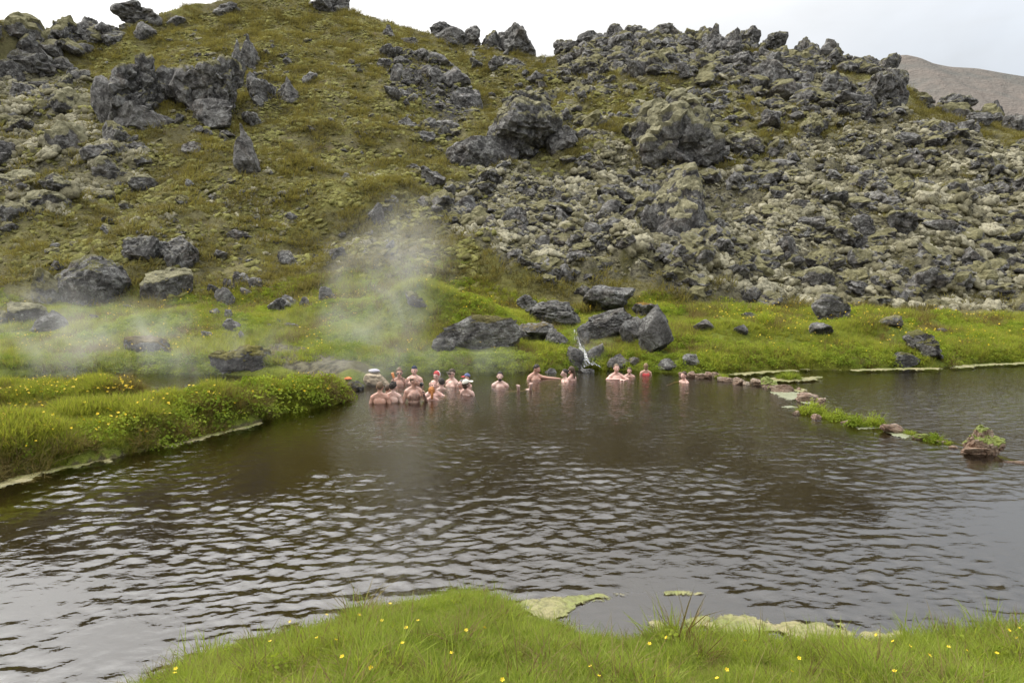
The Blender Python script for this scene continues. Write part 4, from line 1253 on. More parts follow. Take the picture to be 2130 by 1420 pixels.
herb = ((pnoise(xy3(x, y, 0.5), 15) > -0.02) | (x > -6.4)) & (vr.random(len(x)) < np.where(x > -6.2, .030, .010))
P, R_, Sc = veg_points(x[herb], y[herb], vr, .7, 1.5, .3, .02)
Sc *= (0.7 + 0.5 * sstep(x[herb], -7.5, -5.5))[:, None]
scatter('bank_herbs', 'leafy green herbs on the left bank', P, R_, Sc, vr.integers(0, 5, herb.sum()), HERB)

# far meadow
n = 120000
x = vr.uniform(-26, 26, n); y = vr.uniform(19.4, 33, n)
lz = poly_sd(x, y, Z_LUSH) + 0.9 * pnoise(xy3(x, y, .5), 17); sF = poly_sd(x, y, FAR)
k = (sF > 0.0) & (lz > -0.3) & (np.abs(x) < 0.84 * y) & ~in_rock(x, y) & ((poly_sd(x, y, Z_DIRT) < 0.1) | (vr.random(n) < .35))
k &= vr.random(n) < sstep(lz, -0.6, 0.8)
x, y, sF = x[k], y[k], sF[k]
k = vr.random(len(x)) < 0.75
P, R_, Sc = veg_points(x[k], y[k], vr, .55, 1.0)
Sc *= (0.45 + 0.7 * sstep(pnoise(xy3(x[k], y[k], .55), 18), -.3, .3))[:, None]
scatter('meadow_grass', 'green meadow grass at the foot of the lava slope', P, R_, Sc, vr.integers(0, 6, k.sum()), MTUFT)
k = (vr.random(len(x)) < 0.30) & ((pnoise(xy3(x, y, .45), 19) > 0.08) | (sF < 0.8))
P, R_, Sc = veg_points(x[k], y[k], vr, .7, 1.4, .3, .01)
scatter('meadow_herbs', 'leafy herbs along the far bank', P, R_, Sc, vr.integers(0, 5, k.sum()), HERB)
k = (vr.random(len(x)) < 0.10) & (pnoise(xy3(x, y, .5), 23) > 0.08)
P, R_, Sc = veg_points(x[k], y[k], vr, .7, 1.2, .4)
scatter('meadow_dry_grass', 'tawny old grass in the far meadow', P, R_, Sc, vr.integers(0, 3, k.sum()), DTUFT)

# rough heath on the slope
n = 150000
x = vr.uniform(-58, 56, n); y = vr.uniform(27, 78, n)
k = (np.abs(x) < 0.82 * y) & (land(x, y)[3] > -0.03) & (land(x, y)[3] < 1.03)
dens = 1 - 0.9 * np.clip(sstep(poly_sd(x, y, Z_RUBBLE), -1, 1.5) + sstep(poly_sd(x, y, Z_CREST), -1, 1) + sstep(poly_sd(x, y, Z_BLOCKS), -1, 1) + 0.55 * sstep(poly_sd(x, y, Z_LEFTMOSS), -1, 1), 0, 1)
dens *= 0.35 + 0.65 * sstep(pnoise(xy3(x, y, .35), 29), -.25, .2)
k &= vr.random(n) < dens
k &= ~in_rock(x, y, .6)
x, y = x[k], y[k]
P, R_, Sc = veg_points(x, y, vr, .7, 1.6, .25)
Sc *= (0.55 + 0.8 * sstep(pnoise(xy3(x, y, .6), 30), -.3, .3))[:, None]
scatter('heath', 'low tan and olive heath grass on the slope', P, R_, Sc, vr.integers(0, 6, len(x)), HTUFT)

# ------------------------------------------------------------------ buttercups
M_PETAL = simple_mat('petal', (0.80, 0.56, 0.01), 0.4, 0.4)
M_STEM = simple_mat('stem', (0.10, 0.16, 0.03), 0.7)
M_WHITE_PETAL = simple_mat('white_petal', (0.75, 0.75, 0.7), 0.6)


def flower_head():
    V, F = [(0, 0, -.004)], []
    for k in range(5):
        a = k * 2 * math.pi / 5
        i0 = len(V)
        for da, rr, zz in ((-.38, .55, .10), (-.42, .95, .36), (0, 1.08, .42), (.42, .95, .36), (.38, .55, .10)):
            V.append((math.cos(a + da) * rr * .018, math.sin(a + da) * rr * .018, zz * .018))
        F += [(0, i0, i0 + 4), (i0, i0 + 1, i0 + 3, i0 + 4), (i0 + 1, i0 + 2, i0 + 3)]
    return V, F


def stem_mesh():
    V, F = [], []
    pts = [(0, 0, 0, .0022), (.012, .004, .4, .002), (.008, -.006, .75, .0016), (0, 0, 1.0, .0013)]
    for i, (x, y, z, r) in enumerate(pts):
        for k in range(4):
            V.append((x + r * math.cos(k * 1.571), y + r * math.sin(k * 1.571), z))
        if i:
            a = (i - 1) * 4
            for k in range(4):
                F.append((a + k, a + (k + 1) % 4, a + 4 + (k + 1) % 4, a + 4 + k))
    return V, F


ME_STEM = mesh_from('stem', np.array(stem_mesh()[0]), stem_mesh()[1], M_STEM)
ME_HEAD = mesh_from('flower_head', np.array(flower_head()[0]), flower_head()[1], M_PETAL)
fr_ = np.random.default_rng(3)


def buttercup(px, py, drop, size, label, group):
    P = at(px, py + drop)
    if P[2] < 0.02: return
    h = CAM_H + ray(px, py)[1] * P[1] - P[2]
    if not 0.03 < h < 0.9: return
    e = empty('buttercup', P, fr_.uniform(0, 6.28))
    st = link(bpy.data.objects.new('stem', ME_STEM), e); st.scale = (size, size, h)
    fl = link(bpy.data.objects.new('flower_head', ME_HEAD), e)
    fl.location = (0, 0, h); fl.scale = (size,) * 3
    fl.rotation_euler = (fr_.normal() * .35 + .15, fr_.normal() * .35, 0)
    tag(e, label, 'flower', group)


NEARF = ((787, 1218), (785, 1232), (745, 1252), (812, 1255), (680, 1278), (795, 1290), (748, 1278), (846, 1305), (838, 1337), (713, 1365), (772, 1388), (970, 1310), (940, 1357), (1350, 1338), (1385, 1325), (1228, 1385), (1245, 1405), (1045, 1413), (340, 1350), (368, 1390), (366, 1399), (564, 1333), (605, 1292), (660, 1326), (1548, 1332), (1660, 1368), (1645, 1395), (1490, 1410), (1858, 1395), (1905, 1276), (2023, 1284), (1842, 1290), (1832, 1297), (1890, 1343), (1855, 1333), (2095, 1310), (2117, 1306), (2112, 1326), (1970, 1345), (2008, 1352), (1930, 1362), (2070, 1358), (333, 1356), (700, 1330), (870, 1290), (1008, 1305), (1510, 1392), (1820, 1320))
for i, (px, py) in enumerate(NEARF):
    where = 'at the left end' if px < 450 else 'left of the middle' if px < 900 else 'in the middle' if px < 1300 else 'right of the middle' if px < 1750 else 'at the right end'
    buttercup(px, py, 34 if py < 1300 else 46, 0.62, 'yellow buttercup in the near grass, ' + where + ' of the near bank', 'buttercups of the near bank, ' + where)
n_f = 0
while n_f < 230:
    px = fr_.uniform(0, 700); tp = 848 + 0 * px if px < 560 else 800
    py = (fr_.uniform(800, 900) if fr_.random() < .8 else fr_.uniform(775, 812)) if fr_.random() < .65 else fr_.normal(812, 6)
    if px > 420 and fr_.random() < 0.6: continue
    if fr_.random() < 0.35: px, py = fr_.normal(270, 40), fr_.normal(808, 6)
    before = len(bpy.data.objects)
    wh = 'in the thick cluster by the notch between the two left banks' if 200 < px < 345 and py < 826 else 'near the left picture edge on the left bank' if px < 150 else 'in the middle of the left bank' if px < 400 else 'towards the tip of the left bank'
    buttercup(px, py, fr_.uniform(16, 30), 1.3, 'yellow buttercup ' + wh, 'buttercups ' + wh)
    n_f += 1
# flower specks of the far meadow
n = 5200
x = fr_.uniform(-20, 22, n); y = fr_.uniform(20, 32, n)
k = (poly_sd(x, y, FAR) > .4) & (poly_sd(x, y, Z_LUSH) > 0) & (np.abs(x) < .8 * y) & (pnoise(xy3(x, y, .4), 33) + 0.25 * (x > 8) + .12 * (x < -8) > 0.13)
x, y = x[k], y[k]
P = np.stack([x, y, gsample(x, y) + fr_.uniform(.14, .38, len(x))], 1)
w_ = 1.2 * fr_.uniform(.7, 1.3, len(x))
scatter('meadow_flowers', 'yellow flowers specking the far meadow', P, fr_.normal(size=(len(x), 3)) * .5, np.stack([w_] * 3, 1), np.zeros(len(x)), [ME_HEAD])

n = 9000
x = fr_.uniform(-14, -4, n); y = fr_.uniform(9, 17, n)
s_ = np.maximum(poly_sd(x, y, PEN), poly_sd(x, y, LOBE))
k = (s_ > .12) & (fr_.random(n) < np.where(x < -6.5, .55, .2)) & (pnoise(xy3(x, y, .9), 35) > -.05)
x, y = x[k], y[k]
P = np.stack([x, y, gsample(x, y) + fr_.uniform(.14, .30, len(x))], 1)
w_ = .85 * fr_.uniform(.7, 1.3, len(x))
scatter('bank_flowers', 'tiny yellow flowers specking the left bank', P, fr_.normal(size=(len(x), 3)) * .5, np.stack([w_] * 3, 1), np.zeros(len(x)), [ME_HEAD])

# ------------------------------------------------------------------ floating algae
def make_algae_mat(name, ca, cb, cc):
    m, t, out = new_mat(name)
    pos = t.n('ShaderNodeNewGeometry').outputs['Position']
    n1 = t.noise(pos, 2.5, 5, .6, .5); n2 = t.noise(pos, 16, 4, .7)
    c = t.mix(t.step(n1, .35, .65), ca, cb)
    c = t.mix(t.math('MULTIPLY', t.step(n2, .42, .66), .8), c, cc)
    b = t.n('ShaderNodeBump', {'Height': n2, 'Strength': 1.0, 'Distance': .03})
    n3 = t.noise(pos, 5.0, 6, .75, .6)
    cov = t.n('ShaderNodeAttribute', attribute_name='cover').outputs['Fac']
    k = t.step(t.math('ADD', cov, t.math('MULTIPLY', t.math('SUBTRACT', n3, .5), 1.5)), .28, .40)
    pr = t.n('ShaderNodeBsdfPrincipled', {'Base Color': c, 'Roughness': .45, 'Specular IOR Level': .5, 'Normal': b.outputs[0]})
    tr = t.n('ShaderNodeBsdfTransparent')
    t.link(t.n('ShaderNodeMixShader', {0: k, 1: tr.outputs[0], 2: pr.outputs[0]}).outputs[0], out.inputs[0])
    return m


M_ALG = make_algae_mat('algae', (0.165, 0.18, 0.045), (0.26, 0.225, 0.11), (0.10, 0.095, 0.03))
M_ALG2 = make_algae_mat('pale_algae', (0.24, 0.245, 0.16), (0.19, 0.2, 0.115), (0.13, 0.14, 0.065))


def algae(pts, label, res=0.03, mat=None, thick=0.014, ragged=0.16, base=0.0, edge=.16):
    poly = [W(*p) for p in pts]
    A = np.array(poly); lo, hi = A.min(0) - .15, A.max(0) + .15
    nx = max(4, min(260, int((hi[0] - lo[0]) / res))); ny = max(4, min(200, int((hi[1] - lo[1]) / res)))
    X, Y = np.meshgrid(np.linspace(lo[0], hi[0], nx), np.linspace(lo[1], hi[1], ny))
    X, Y = X.ravel(), Y.ravel()
    sd = poly_sd(X, Y, smooth_poly(poly, 1)) + ragged * (pnoise(xy3(X, Y, 3.0), 7) + .6 * pnoise(xy3(X, Y, 9.0), 8))
    Z = base - 0.06 + (0.06 + thick * .5) * sstep(sd, -0.04, 0.03) + (thick * (pnoise(xy3(X, Y, 7), 9) + .6 * pnoise(xy3(X, Y, 18), 10)) + thick * .3) * sstep(sd, -.02, .1)
    F = grid_faces(ny, nx)
    F = F[(sd[F] > -0.08).any(1)]
    used = np.unique(F); remap = np.zeros(len(X), int); remap[used] = np.arange(len(used))
    o = bpy.data.objects.new('algae_mat', mesh_from('algae_mat', np.stack([X, Y, Z], 1)[used], remap[F], mat or M_ALG, {'cover': sstep(sd, -.06, edge)[used]}))
    link(o); tag(o, label, 'algae')


algae([(1040, 1252), (1120, 1240), (1250, 1230), (1380, 1225), (1470, 1230), (1520, 1246), (1450, 1240), (1300, 1240), (1235, 1253), (1205, 1264), (1180, 1296), (1100, 1290)], 'curved strip of pale yellow algae floating off the near bank', ragged=.05, edge=.22)
algae([(1290, 1312), (1330, 1287), (1400, 1270), (1480, 1280), (1560, 1268), (1600, 1286), (1660, 1286), (1750, 1296), (1850, 1305), (1910, 1318), (1900, 1345), (1760, 1345), (1600, 1335), (1450, 1325), (1340, 1318)], 'broad lumpy mat of yellow algae along the near bank', thick=.02, ragged=.17, edge=.30)
algae([(-100, 1040), (0, 1000), (100, 968), (250, 940), (330, 926), (325, 934), (250, 951), (110, 982), (20, 1010), (-80, 1060)], 'band of yellowish algae along the foot of the left bank', res=.05)
algae([(330, 928), (420, 904), (500, 886), (545, 876), (545, 882), (500, 894), (425, 912), (345, 934)], 'thin fringe of algae further along the left bank', res=.05, ragged=.14)
algae([(1500, 779), (1560, 772), (1690, 766), (1690, 770), (1600, 776), (1520, 782)], 'pale algae line along the far shore behind the dam', res=.06, mat=M_ALG, edge=.30)
algae([(1740, 769), (1850, 765), (1960, 764), (1965, 769), (1850, 771), (1760, 773)], 'pale algae line under the green right bank', res=.06, mat=M_ALG, edge=.30)
algae([(1960, 765), (2005, 758), (2130, 753), (2200, 752), (2200, 757), (2050, 760), (2000, 768)], 'pale algae line along the far right shore', res=.06, mat=M_ALG, edge=.30)
algae([(1588, 787), (1640, 784), (1700, 784), (1708, 788), (1660, 793), (1610, 792)], 'algae skirt round the grassy islet', res=.05, mat=M_ALG)
algae([(1655, 786), (1700, 782), (1712, 783), (1690, 790), (1665, 791)], 'pale algae tail trailing right of the grassy islet', res=.05, mat=M_ALG)
algae([(1596, 814), (1640, 812), (1690, 822), (1706, 842), (1660, 836), (1622, 826)], 'grey-green sheet of scum inside the bend of the dam', res=.04, mat=M_ALG2, thick=.012)
algae([(1640, 808), (1668, 806), (1680, 812), (1660, 816)], 'small pale algae patch behind the dam bend', res=.03, mat=M_ALG)
algae([(1825, 890), (1870, 896), (1905, 908), (1890, 914), (1850, 904)], 'greenish scum sheet beside the rust-coloured dam rock', res=.03, mat=M_ALG2, thick=.012)
algae([(1780, 886), (1830, 886), (1835, 892), (1790, 893)], 'pale scum rim under the twin bushy clumps of the dam', res=.03, mat=M_ALG2, thick=.012)
algae([(1630, 845), (1650, 843), (1652, 848), (1636, 849)], 'small floating scum flake left of the dam bend', res=.02, mat=M_ALG2, thick=.01)

# ------------------------------------------------------------------ the dam of stones and its plants
def make_damrock():
    m, t, out = new_mat('stained_rock')
    pos = t.n('ShaderNodeNewGeometry').outputs['Position']
    oi = t.n('ShaderNodeObjectInfo')
    n1 = t.noise(pos, 4, 5, .65); n2 = t.noise(pos, 22, 4, .7)
    c = t.mix(t.step(n1, .35, .65), (0.17, 0.10, 0.062), (0.24, 0.175, 0.12))
    c = t.mix(t.step(n2, .5, .65), c, (0.10, 0.062, 0.04))
    c = t.mix(t.math('MULTIPLY', t.step(n1, .55, .7), .6), c, (0.33, 0.29, 0.22))
    mo = t.n('ShaderNodeAttribute', attribute_name='moss').outputs['Fac']
    mm = t.step(t.math('ADD', mo, t.math('MULTIPLY', t.math('SUBTRACT', n2, .5), 1.1)), .42, .6)
    c = t.mix(mm, c, t.mix(n1, (0.07, 0.085, 0.01), (0.17, 0.2, 0.02)))
    b = t.n('ShaderNodeBump', {'Height': t.math('ADD', n1, n2), 'Strength': .8, 'Distance': .04})
    t.link(t.n('ShaderNodeBsdfPrincipled', {'Base Color': c, 'Roughness': .6, 'Normal': b.outputs[0]}).outputs[0], out.inputs[0])
    return m


M_DAM = make_damrock()
hero(783, 803, 56, 30, 'block', 'tan rock at the pool edge with a white cloth on top', depth=0.9, moss=0.1, mat=simple_mat('tan_rock', (.34, .275, .19), .8, .2, 6.0, .35, .5), rough=.05, chunk=.1, sink=0.4, anchor=(*W(783, 803), -.02))
hero(738, 812, 40, 18, 'dome', 'low dark stone at the tip of the grassy tongue of land', moss=0.5, mc=OLIVE, anchor=(*W(738, 812), 0.0), sink=0.4, **HARD)


def dam_rock(cx, yb, w, h, label, form='block', moss=0.2, tilt=0, ma=.5, sub=4):
    hero(cx, yb, w, h, form, label, moss=moss, mossy_at=ma, tilt=tilt, mat=M_DAM, name='dam_stone', cat='stone', group='stones of the dam', anchor=(*W(cx, yb), -0.02), sink=0.35, rough=.06, chunk=.12, sub=sub, depth=.9)


dam_rock(1420, 783, 18, 10, 'first small stone of the dam by the boy swimming alone')
dam_rock(1438, 785, 24, 13, 'pale stone at the bank end of the dam')
dam_rock(1456, 787, 20, 11, 'low brown stone second from the bank end of the dam')
dam_rock(1472, 787, 18, 14, 'upright brown stone near the bank end of the dam')
dam_rock(1489, 786, 22, 13, 'rust-brown stone left of the flat grass tuft on the dam')
dam_rock(1508, 793, 36, 11, 'flat reddish stone under the grass tuft of the dam', 'dome')
dam_rock(1536, 799, 30, 15, 'pinkish stone right of the grass tuft of the dam')
dam_rock(1554, 801, 18, 9, 'small pale stone before the gap in the dam')
dam_rock(1577, 801, 32, 14, 'rusty wedge-shaped stone left of the dark mossy dam stone', 'dome')
dam_rock(1599, 807, 34, 24, 'dark mossy stone of the dam', moss=.9, ma=.3)
dam_rock(1626, 816, 54, 17, 'long smooth pinkish stone of the dam', 'dome', moss=.05)
dam_rock(1660, 812, 16, 8, 'little stone behind the long pinkish dam stone')
dam_rock(1676, 836, 48, 20, 'rusty ragged stone above the grassy clumps of the dam')
dam_rock(1706, 846, 22, 20, 'dark stone at the outflow of the dam', moss=.3)
dam_rock(1655, 862, 16, 10, 'small pink stone at the left end of the grassy clumps', moss=.1)
dam_rock(1699, 872, 22, 12, 'pink stone between the grassy clumps of the dam', moss=.1)
dam_rock(1764, 880, 30, 8, 'low wet stone between the dam clumps')
dam_rock(1858, 901, 60, 20, 'orange-brown slab slanting to the right on the dam', 'slab', moss=.25, tilt=-.25)
dam_rock(1914, 914, 34, 14, 'dark stone with yellow-green moss near the low end of the dam', moss=1.1, ma=.2)
dam_rock(1956, 922, 22, 8, 'low flat stone near the low end of the dam', moss=.3)
dam_rock(1985, 932, 20, 7, 'low dark stone left of the big mossy end rock', moss=.2)
dam_rock(2042, 945, 78, 58, 'big dark rock with bright moss at the end of the dam', 'crag', moss=.8, ma=.62, sub=5)
dam_rock(2038, 946, 84, 18, 'wet skirt of dark rock under the big mossy end rock', 'block', moss=.3)
dam_rock(2120, 962, 70, 6, 'submerged dark stone where the pool spills over beside the big mossy end rock', 'dome', moss=.2)


def clump(cx, yb, w, h, label, kind='grass', name='grass_clump', anchor=None, cat='grass clump', grp='plants of the dam'):
    P = (*W(cx, yb), 0.0) if anchor is None else anchor
    wm, hm = w * P[1] / FPX, h * P[1] / FPX * 1.3
    sd_ = int(cx + yb)
    r = np.random.default_rng(sd_)
    Vs, Fs, Ds, off = [], [], [], 0
    nn = max(10, int(wm * 46))
    for j in range(nn):
        a = r.uniform(0, 6.28); q = math.sqrt(r.random())
        ox, oy = wm * .42 * q * math.cos(a), wm * .3 * q * math.sin(a)
        hh = hm * (1 - .65 * q * q)
        if kind == 'grass' or j % 3 == 0:
            v, f, d = blade_tuft(sd_ + j, 26, .07, hh * .5, hh * 1.05, .010, 3, .9, .6, .1)
        else:
            v, f = leaf_clump(sd_ + j, 34, .11, hh * .85, .022); d = np.zeros(len(v))
        Vs.append(v + np.array((ox, oy, -.02 if anchor is None else 0))); Fs += [tuple(i + off for i in ff) for ff in f]; Ds.append(d); off += len(v)
    o = bpy.data.objects.new(name, mesh_from(name, np.concatenate(Vs), Fs, M_GRASS if kind == 'grass' else M_HERB, {'dry': np.concatenate(Ds)}))
    o.location = P
    link(o); tag(o, label, cat, grp)


clump(1500, 786, 34, 13, 'low yellowish grass tuft on the bank end of the dam')
clump(1640, 788, 56, 20, 'grassy islet standing alone in the stream behind the dam')
clump(1690, 860, 64, 34, 'first big grassy clump of the dam, under the rusty ragged stone', 'herb')
clump(1738, 871, 58, 26, 'low round grassy clump of the dam right of the pink stone', 'herb')
clump(1783, 886, 46, 32, 'left one of the twin bushy clumps on the dam', 'herb')
clump(1817, 886, 44, 34, 'right one of the twin bushy clumps on the dam', 'herb')
clump(1893, 903, 22, 12, 'small yellow-green tuft at the tip of the orange-brown slab')
clump(1944, 918, 36, 24, 'loose green clump near the low end of the dam', 'herb')
clump(1964, 921, 24, 10, 'thin tuft at the low end of the dam')
clump(1592, 676, 40, 36, 'bushy yellow-flowered herb at the top of the right bank', 'herb', 'herb', anchor=tuple(at(1592, 676)), cat='herb', grp='tall herbs')

# ------------------------------------------------------------------ little waterfall
def make_fall_mat():
    m, t, out = new_mat('falling_water')
    uv = t.n('ShaderNodeAttribute', attribute_name='flow').outputs['Vector']
    mp = t.n('ShaderNodeMapping', {'Vector': uv, 'Scale': (9.0, 2.2, 1.0)}).outputs[0]
    n1 = t.noise(mp, 1.0, 5, .65, .6)
    foam = t.math('MULTIPLY', t.step(n1, .46, .66), .8)
    b = t.n('ShaderNodeBump', {'Height': n1, 'Strength': .8, 'Distance': .05})
    wh = t.n('ShaderNodeBsdfPrincipled', {'Base Color': (.5, .52, .53, 1), 'Roughness': .5, 'Normal': b.outputs[0]})
    gl = t.n('ShaderNodeBsdfGlossy', {'Roughness': .12, 'Normal': b.outputs[0], 'Color': (.9, .9, .9, 1)})
    tr = t.n('ShaderNodeBsdfTransparent', {'Color': (.75, .72, .66, 1)})
    cl = t.n('ShaderNodeMixShader', {0: .25, 1: tr.outputs[0], 2: gl.outputs[0]})
    mx = t.n('ShaderNodeMixShader', {0: foam, 1: cl.outputs[0], 2: wh.outputs[0]})
    t.link(mx.outputs[0], out.inputs[0])
    return m


def waterfall():
    path = [(1196, 692, 10), (1199, 704, 12), (1203, 716, 16), (1209, 730, 22), (1216, 745, 32), (1224, 758, 38), (1230, 769, 44)]
    V, UV = [], []
    nu = 12
    pts = []
    for px, py, w in path:
        P = at(px, py); pts.append((P, w * P[1] / FPX))
    pts[-1] = (np.array((*W(1231, 770), 0.02)), pts[-1][1])
    T = np.linspace(0, len(pts) - 1, 46)
    for t_ in T:
        i = min(int(t_), len(pts) - 2); f = t_ - i
        P = pts[i][0] * (1 - f) + pts[i + 1][0] * f; w = pts[i][1] * (1 - f) + pts[i + 1][1] * f
        for k in range(nu):
            s = k / (nu - 1) - .5
            q = np.array((P[0] + s * w, P[1] - 0.12, P[2] + 0.16 - 0.12 * (2 * s) ** 2))
            q += 0.035 * np.array((0, -1, .6)) * pnoise(np.array([[q[0] * 9, t_ * .8, 3.]]), 3)[0]
            V.append(q); UV.append((s * w * 1.6, t_ * 0.35, 0))
    o = bpy.data.objects.new('waterfall', mesh_from('waterfall', np.array(V), grid_faces(46, nu), make_fall_mat(), {'flow': np.array(UV)}))
    link(o); tag(o, 'little white cascade tumbling between rocks into the pool', kind='structure')
    # wet black rock of the chute
    hero(1196, 766, 40, 46, 'slab', 'wet black rock left of the cascade', moss=.15, mc=GREENM, tilt=.3, **HARD)
    hero(1240, 752, 34, 40, 'slab', 'wet dark rock right of the cascade', moss=.15, mc=GREENM, tilt=-.5, **HARD)


waterfall()

# ------------------------------------------------------------------ bathers
def make_skin():
    m, t, out = new_mat('skin')
    c = t.n('ShaderNodeAttribute', attribute_name='skin').outputs['Color']
    pos = t.n('ShaderNodeTexCoord').outputs['Object']
    n1 = t.noise(pos, 9, 4, .6); n2 = t.noise(pos, 60, 3, .6)
    c = t.mix(t.math('MULTIPLY', t.step(n1, .45, .75), .35), c, t.mix(1.0, c, (1.0, .72, .66), 'MULTIPLY'))
    b = t.n('ShaderNodeBump', {'Height': n2, 'Strength': .15, 'Distance': .004})
    t.link(t.n('ShaderNodeBsdfPrincipled', {'Base Color': c, 'Roughness': .42, 'Specular IOR Level': .45, 'Subsurface Weight': .12, 'Subsurface Radius': (.02, .008, .004), 'Subsurface Scale': .5, 'Normal': b.outputs[0]}).outputs[0], out.inputs[0])
    return m


M_SKIN = make_skin()
_hm = {}


def cloth_mat(col, rough=.85):
    k = tuple(col) + (rough,)
    if k not in _hm:
        _hm[k] = simple_mat('cloth', col, rough, .2, 70.0, .18)
    return _hm[k]


def hair_mat(col):
    k = tuple(col) + ('h',)
    if k not in _hm:
        _hm[k] = simple_mat('hair', col, .55, .3, 55.0, .55, .6)
    return _hm[k]


M_DARKGLASS = simple_mat('dark_glass', (.015, .013, .012), .12, .6)
M_EYE = simple_mat('eye', (.05, .035, .03), .3, .5)


class Blob:
    def __init__(s): s.V, s.F, s.n = [], [], 0

    def add(s, V, F):
        s.V.append(V); s.F.append(F + s.n); s.n += len(V)

    def ell(s, c, r, tf=None, sub=3):
        D, F = ico(sub)
        V = D * np.array(r) + np.array(c)
        s.add(tf(V) if tf else V, F)

    def cap(s, a, ra, b, rb, tf=None):
        """tapered capsule"""
        a, b = np.array(a, float), np.array(b, float)
        D, F = ico(3)
        ax = b - a; L = np.linalg.norm(ax); ax = ax / (L + 1e-9)
        k = D @ ax
        V = np.where((k > 0)[:, None], b + D * rb, a + D * ra)
        s.add(tf(V) if tf else V, F)

    def arrays(s): return np.concatenate(s.V), np.concatenate(s.F)


def remeshed(blob, voxel, ratio=1.0, smooth=4):
    V, F = blob.arrays()
    me = mesh_from('blob', V, F)
    o = bpy.data.objects.new('blob', me); COL.objects.link(o)
    m = o.modifiers.new('r', 'REMESH'); m.mode = 'VOXEL'; m.voxel_size = voxel
    if smooth:
        m = o.modifiers.new('s', 'SMOOTH'); m.iterations = smooth; m.factor = .5
    if ratio < 1:
        m = o.modifiers.new('d', 'DECIMATE'); m.ratio = ratio
    dg = bpy.context.evaluated_depsgraph_get()
    r = bpy.data.meshes.new_from_object(o.evaluated_get(dg))
    bpy.data.objects.remove(o); bpy.data.meshes.remove(me)
    r.polygons.foreach_set('use_smooth', np.ones(len(r.polygons), bool))
    return r


def rotm(yaw=0, pitch=0, roll=0):
    return np.array(Matrix.Rotation(yaw, 3, 'Z') @ Matrix.Rotation(pitch, 3, 'X') @ Matrix.Rotation(roll, 3, 'Y'))


def hand(B, wrist, direction, palm_n, tf, curl=.5, side=1, s=1.0):
    w = np.array(wrist, float); d = np.array(direction, float); d /= np.linalg.norm(d)
    n = np.array(palm_n, float); n -= d * (n @ d); n /= np.linalg.norm(n)
    u = np.cross(d, n) * side
    B.cap(w, .024 * s, w + d * .045 * s, .024 * s, tf)
    for k in (-1.2, -.4, .4, 1.2):
        B.cap(w + d * .03 * s + u * k * .016 * s, .013 * s, w + d * .092 * s + u * k * .019 * s, .0125 * s, tf)
    for k, L in ((-1.5, .062), (-.5, .078), (.5, .084), (1.5, .074)):
        p = w + d * .092 * s + u * k * .016 * s
        d1 = d * math.cos(curl) + n * math.sin(curl); d2 = d * math.cos(curl * 2.1) + n * math.sin(curl * 2.1); d3 = d * math.cos(curl * 3) + n * math.sin(curl * 3)
        q = p + d1 * L * .45 * s; r_ = q + d2 * L * .32 * s
        B.cap(p, .0095 * s, q, .009 * s, tf); B.cap(q, .009 * s, r_, .0085 * s, tf); B.cap(r_, .0085 * s, r_ + d3 * L * .25 * s, .0075 * s, tf)
    p = w + d * .03 * s + u * .028 * s
    q = p + (d * .6 + u * .6 + n * .35) * .038 * s
    B.cap(p, .013 * s, q, .011 * s, tf); B.cap(q, .011 * s, q + (d * .8 + n * .5) * .03 * s, .009 * s, tf)


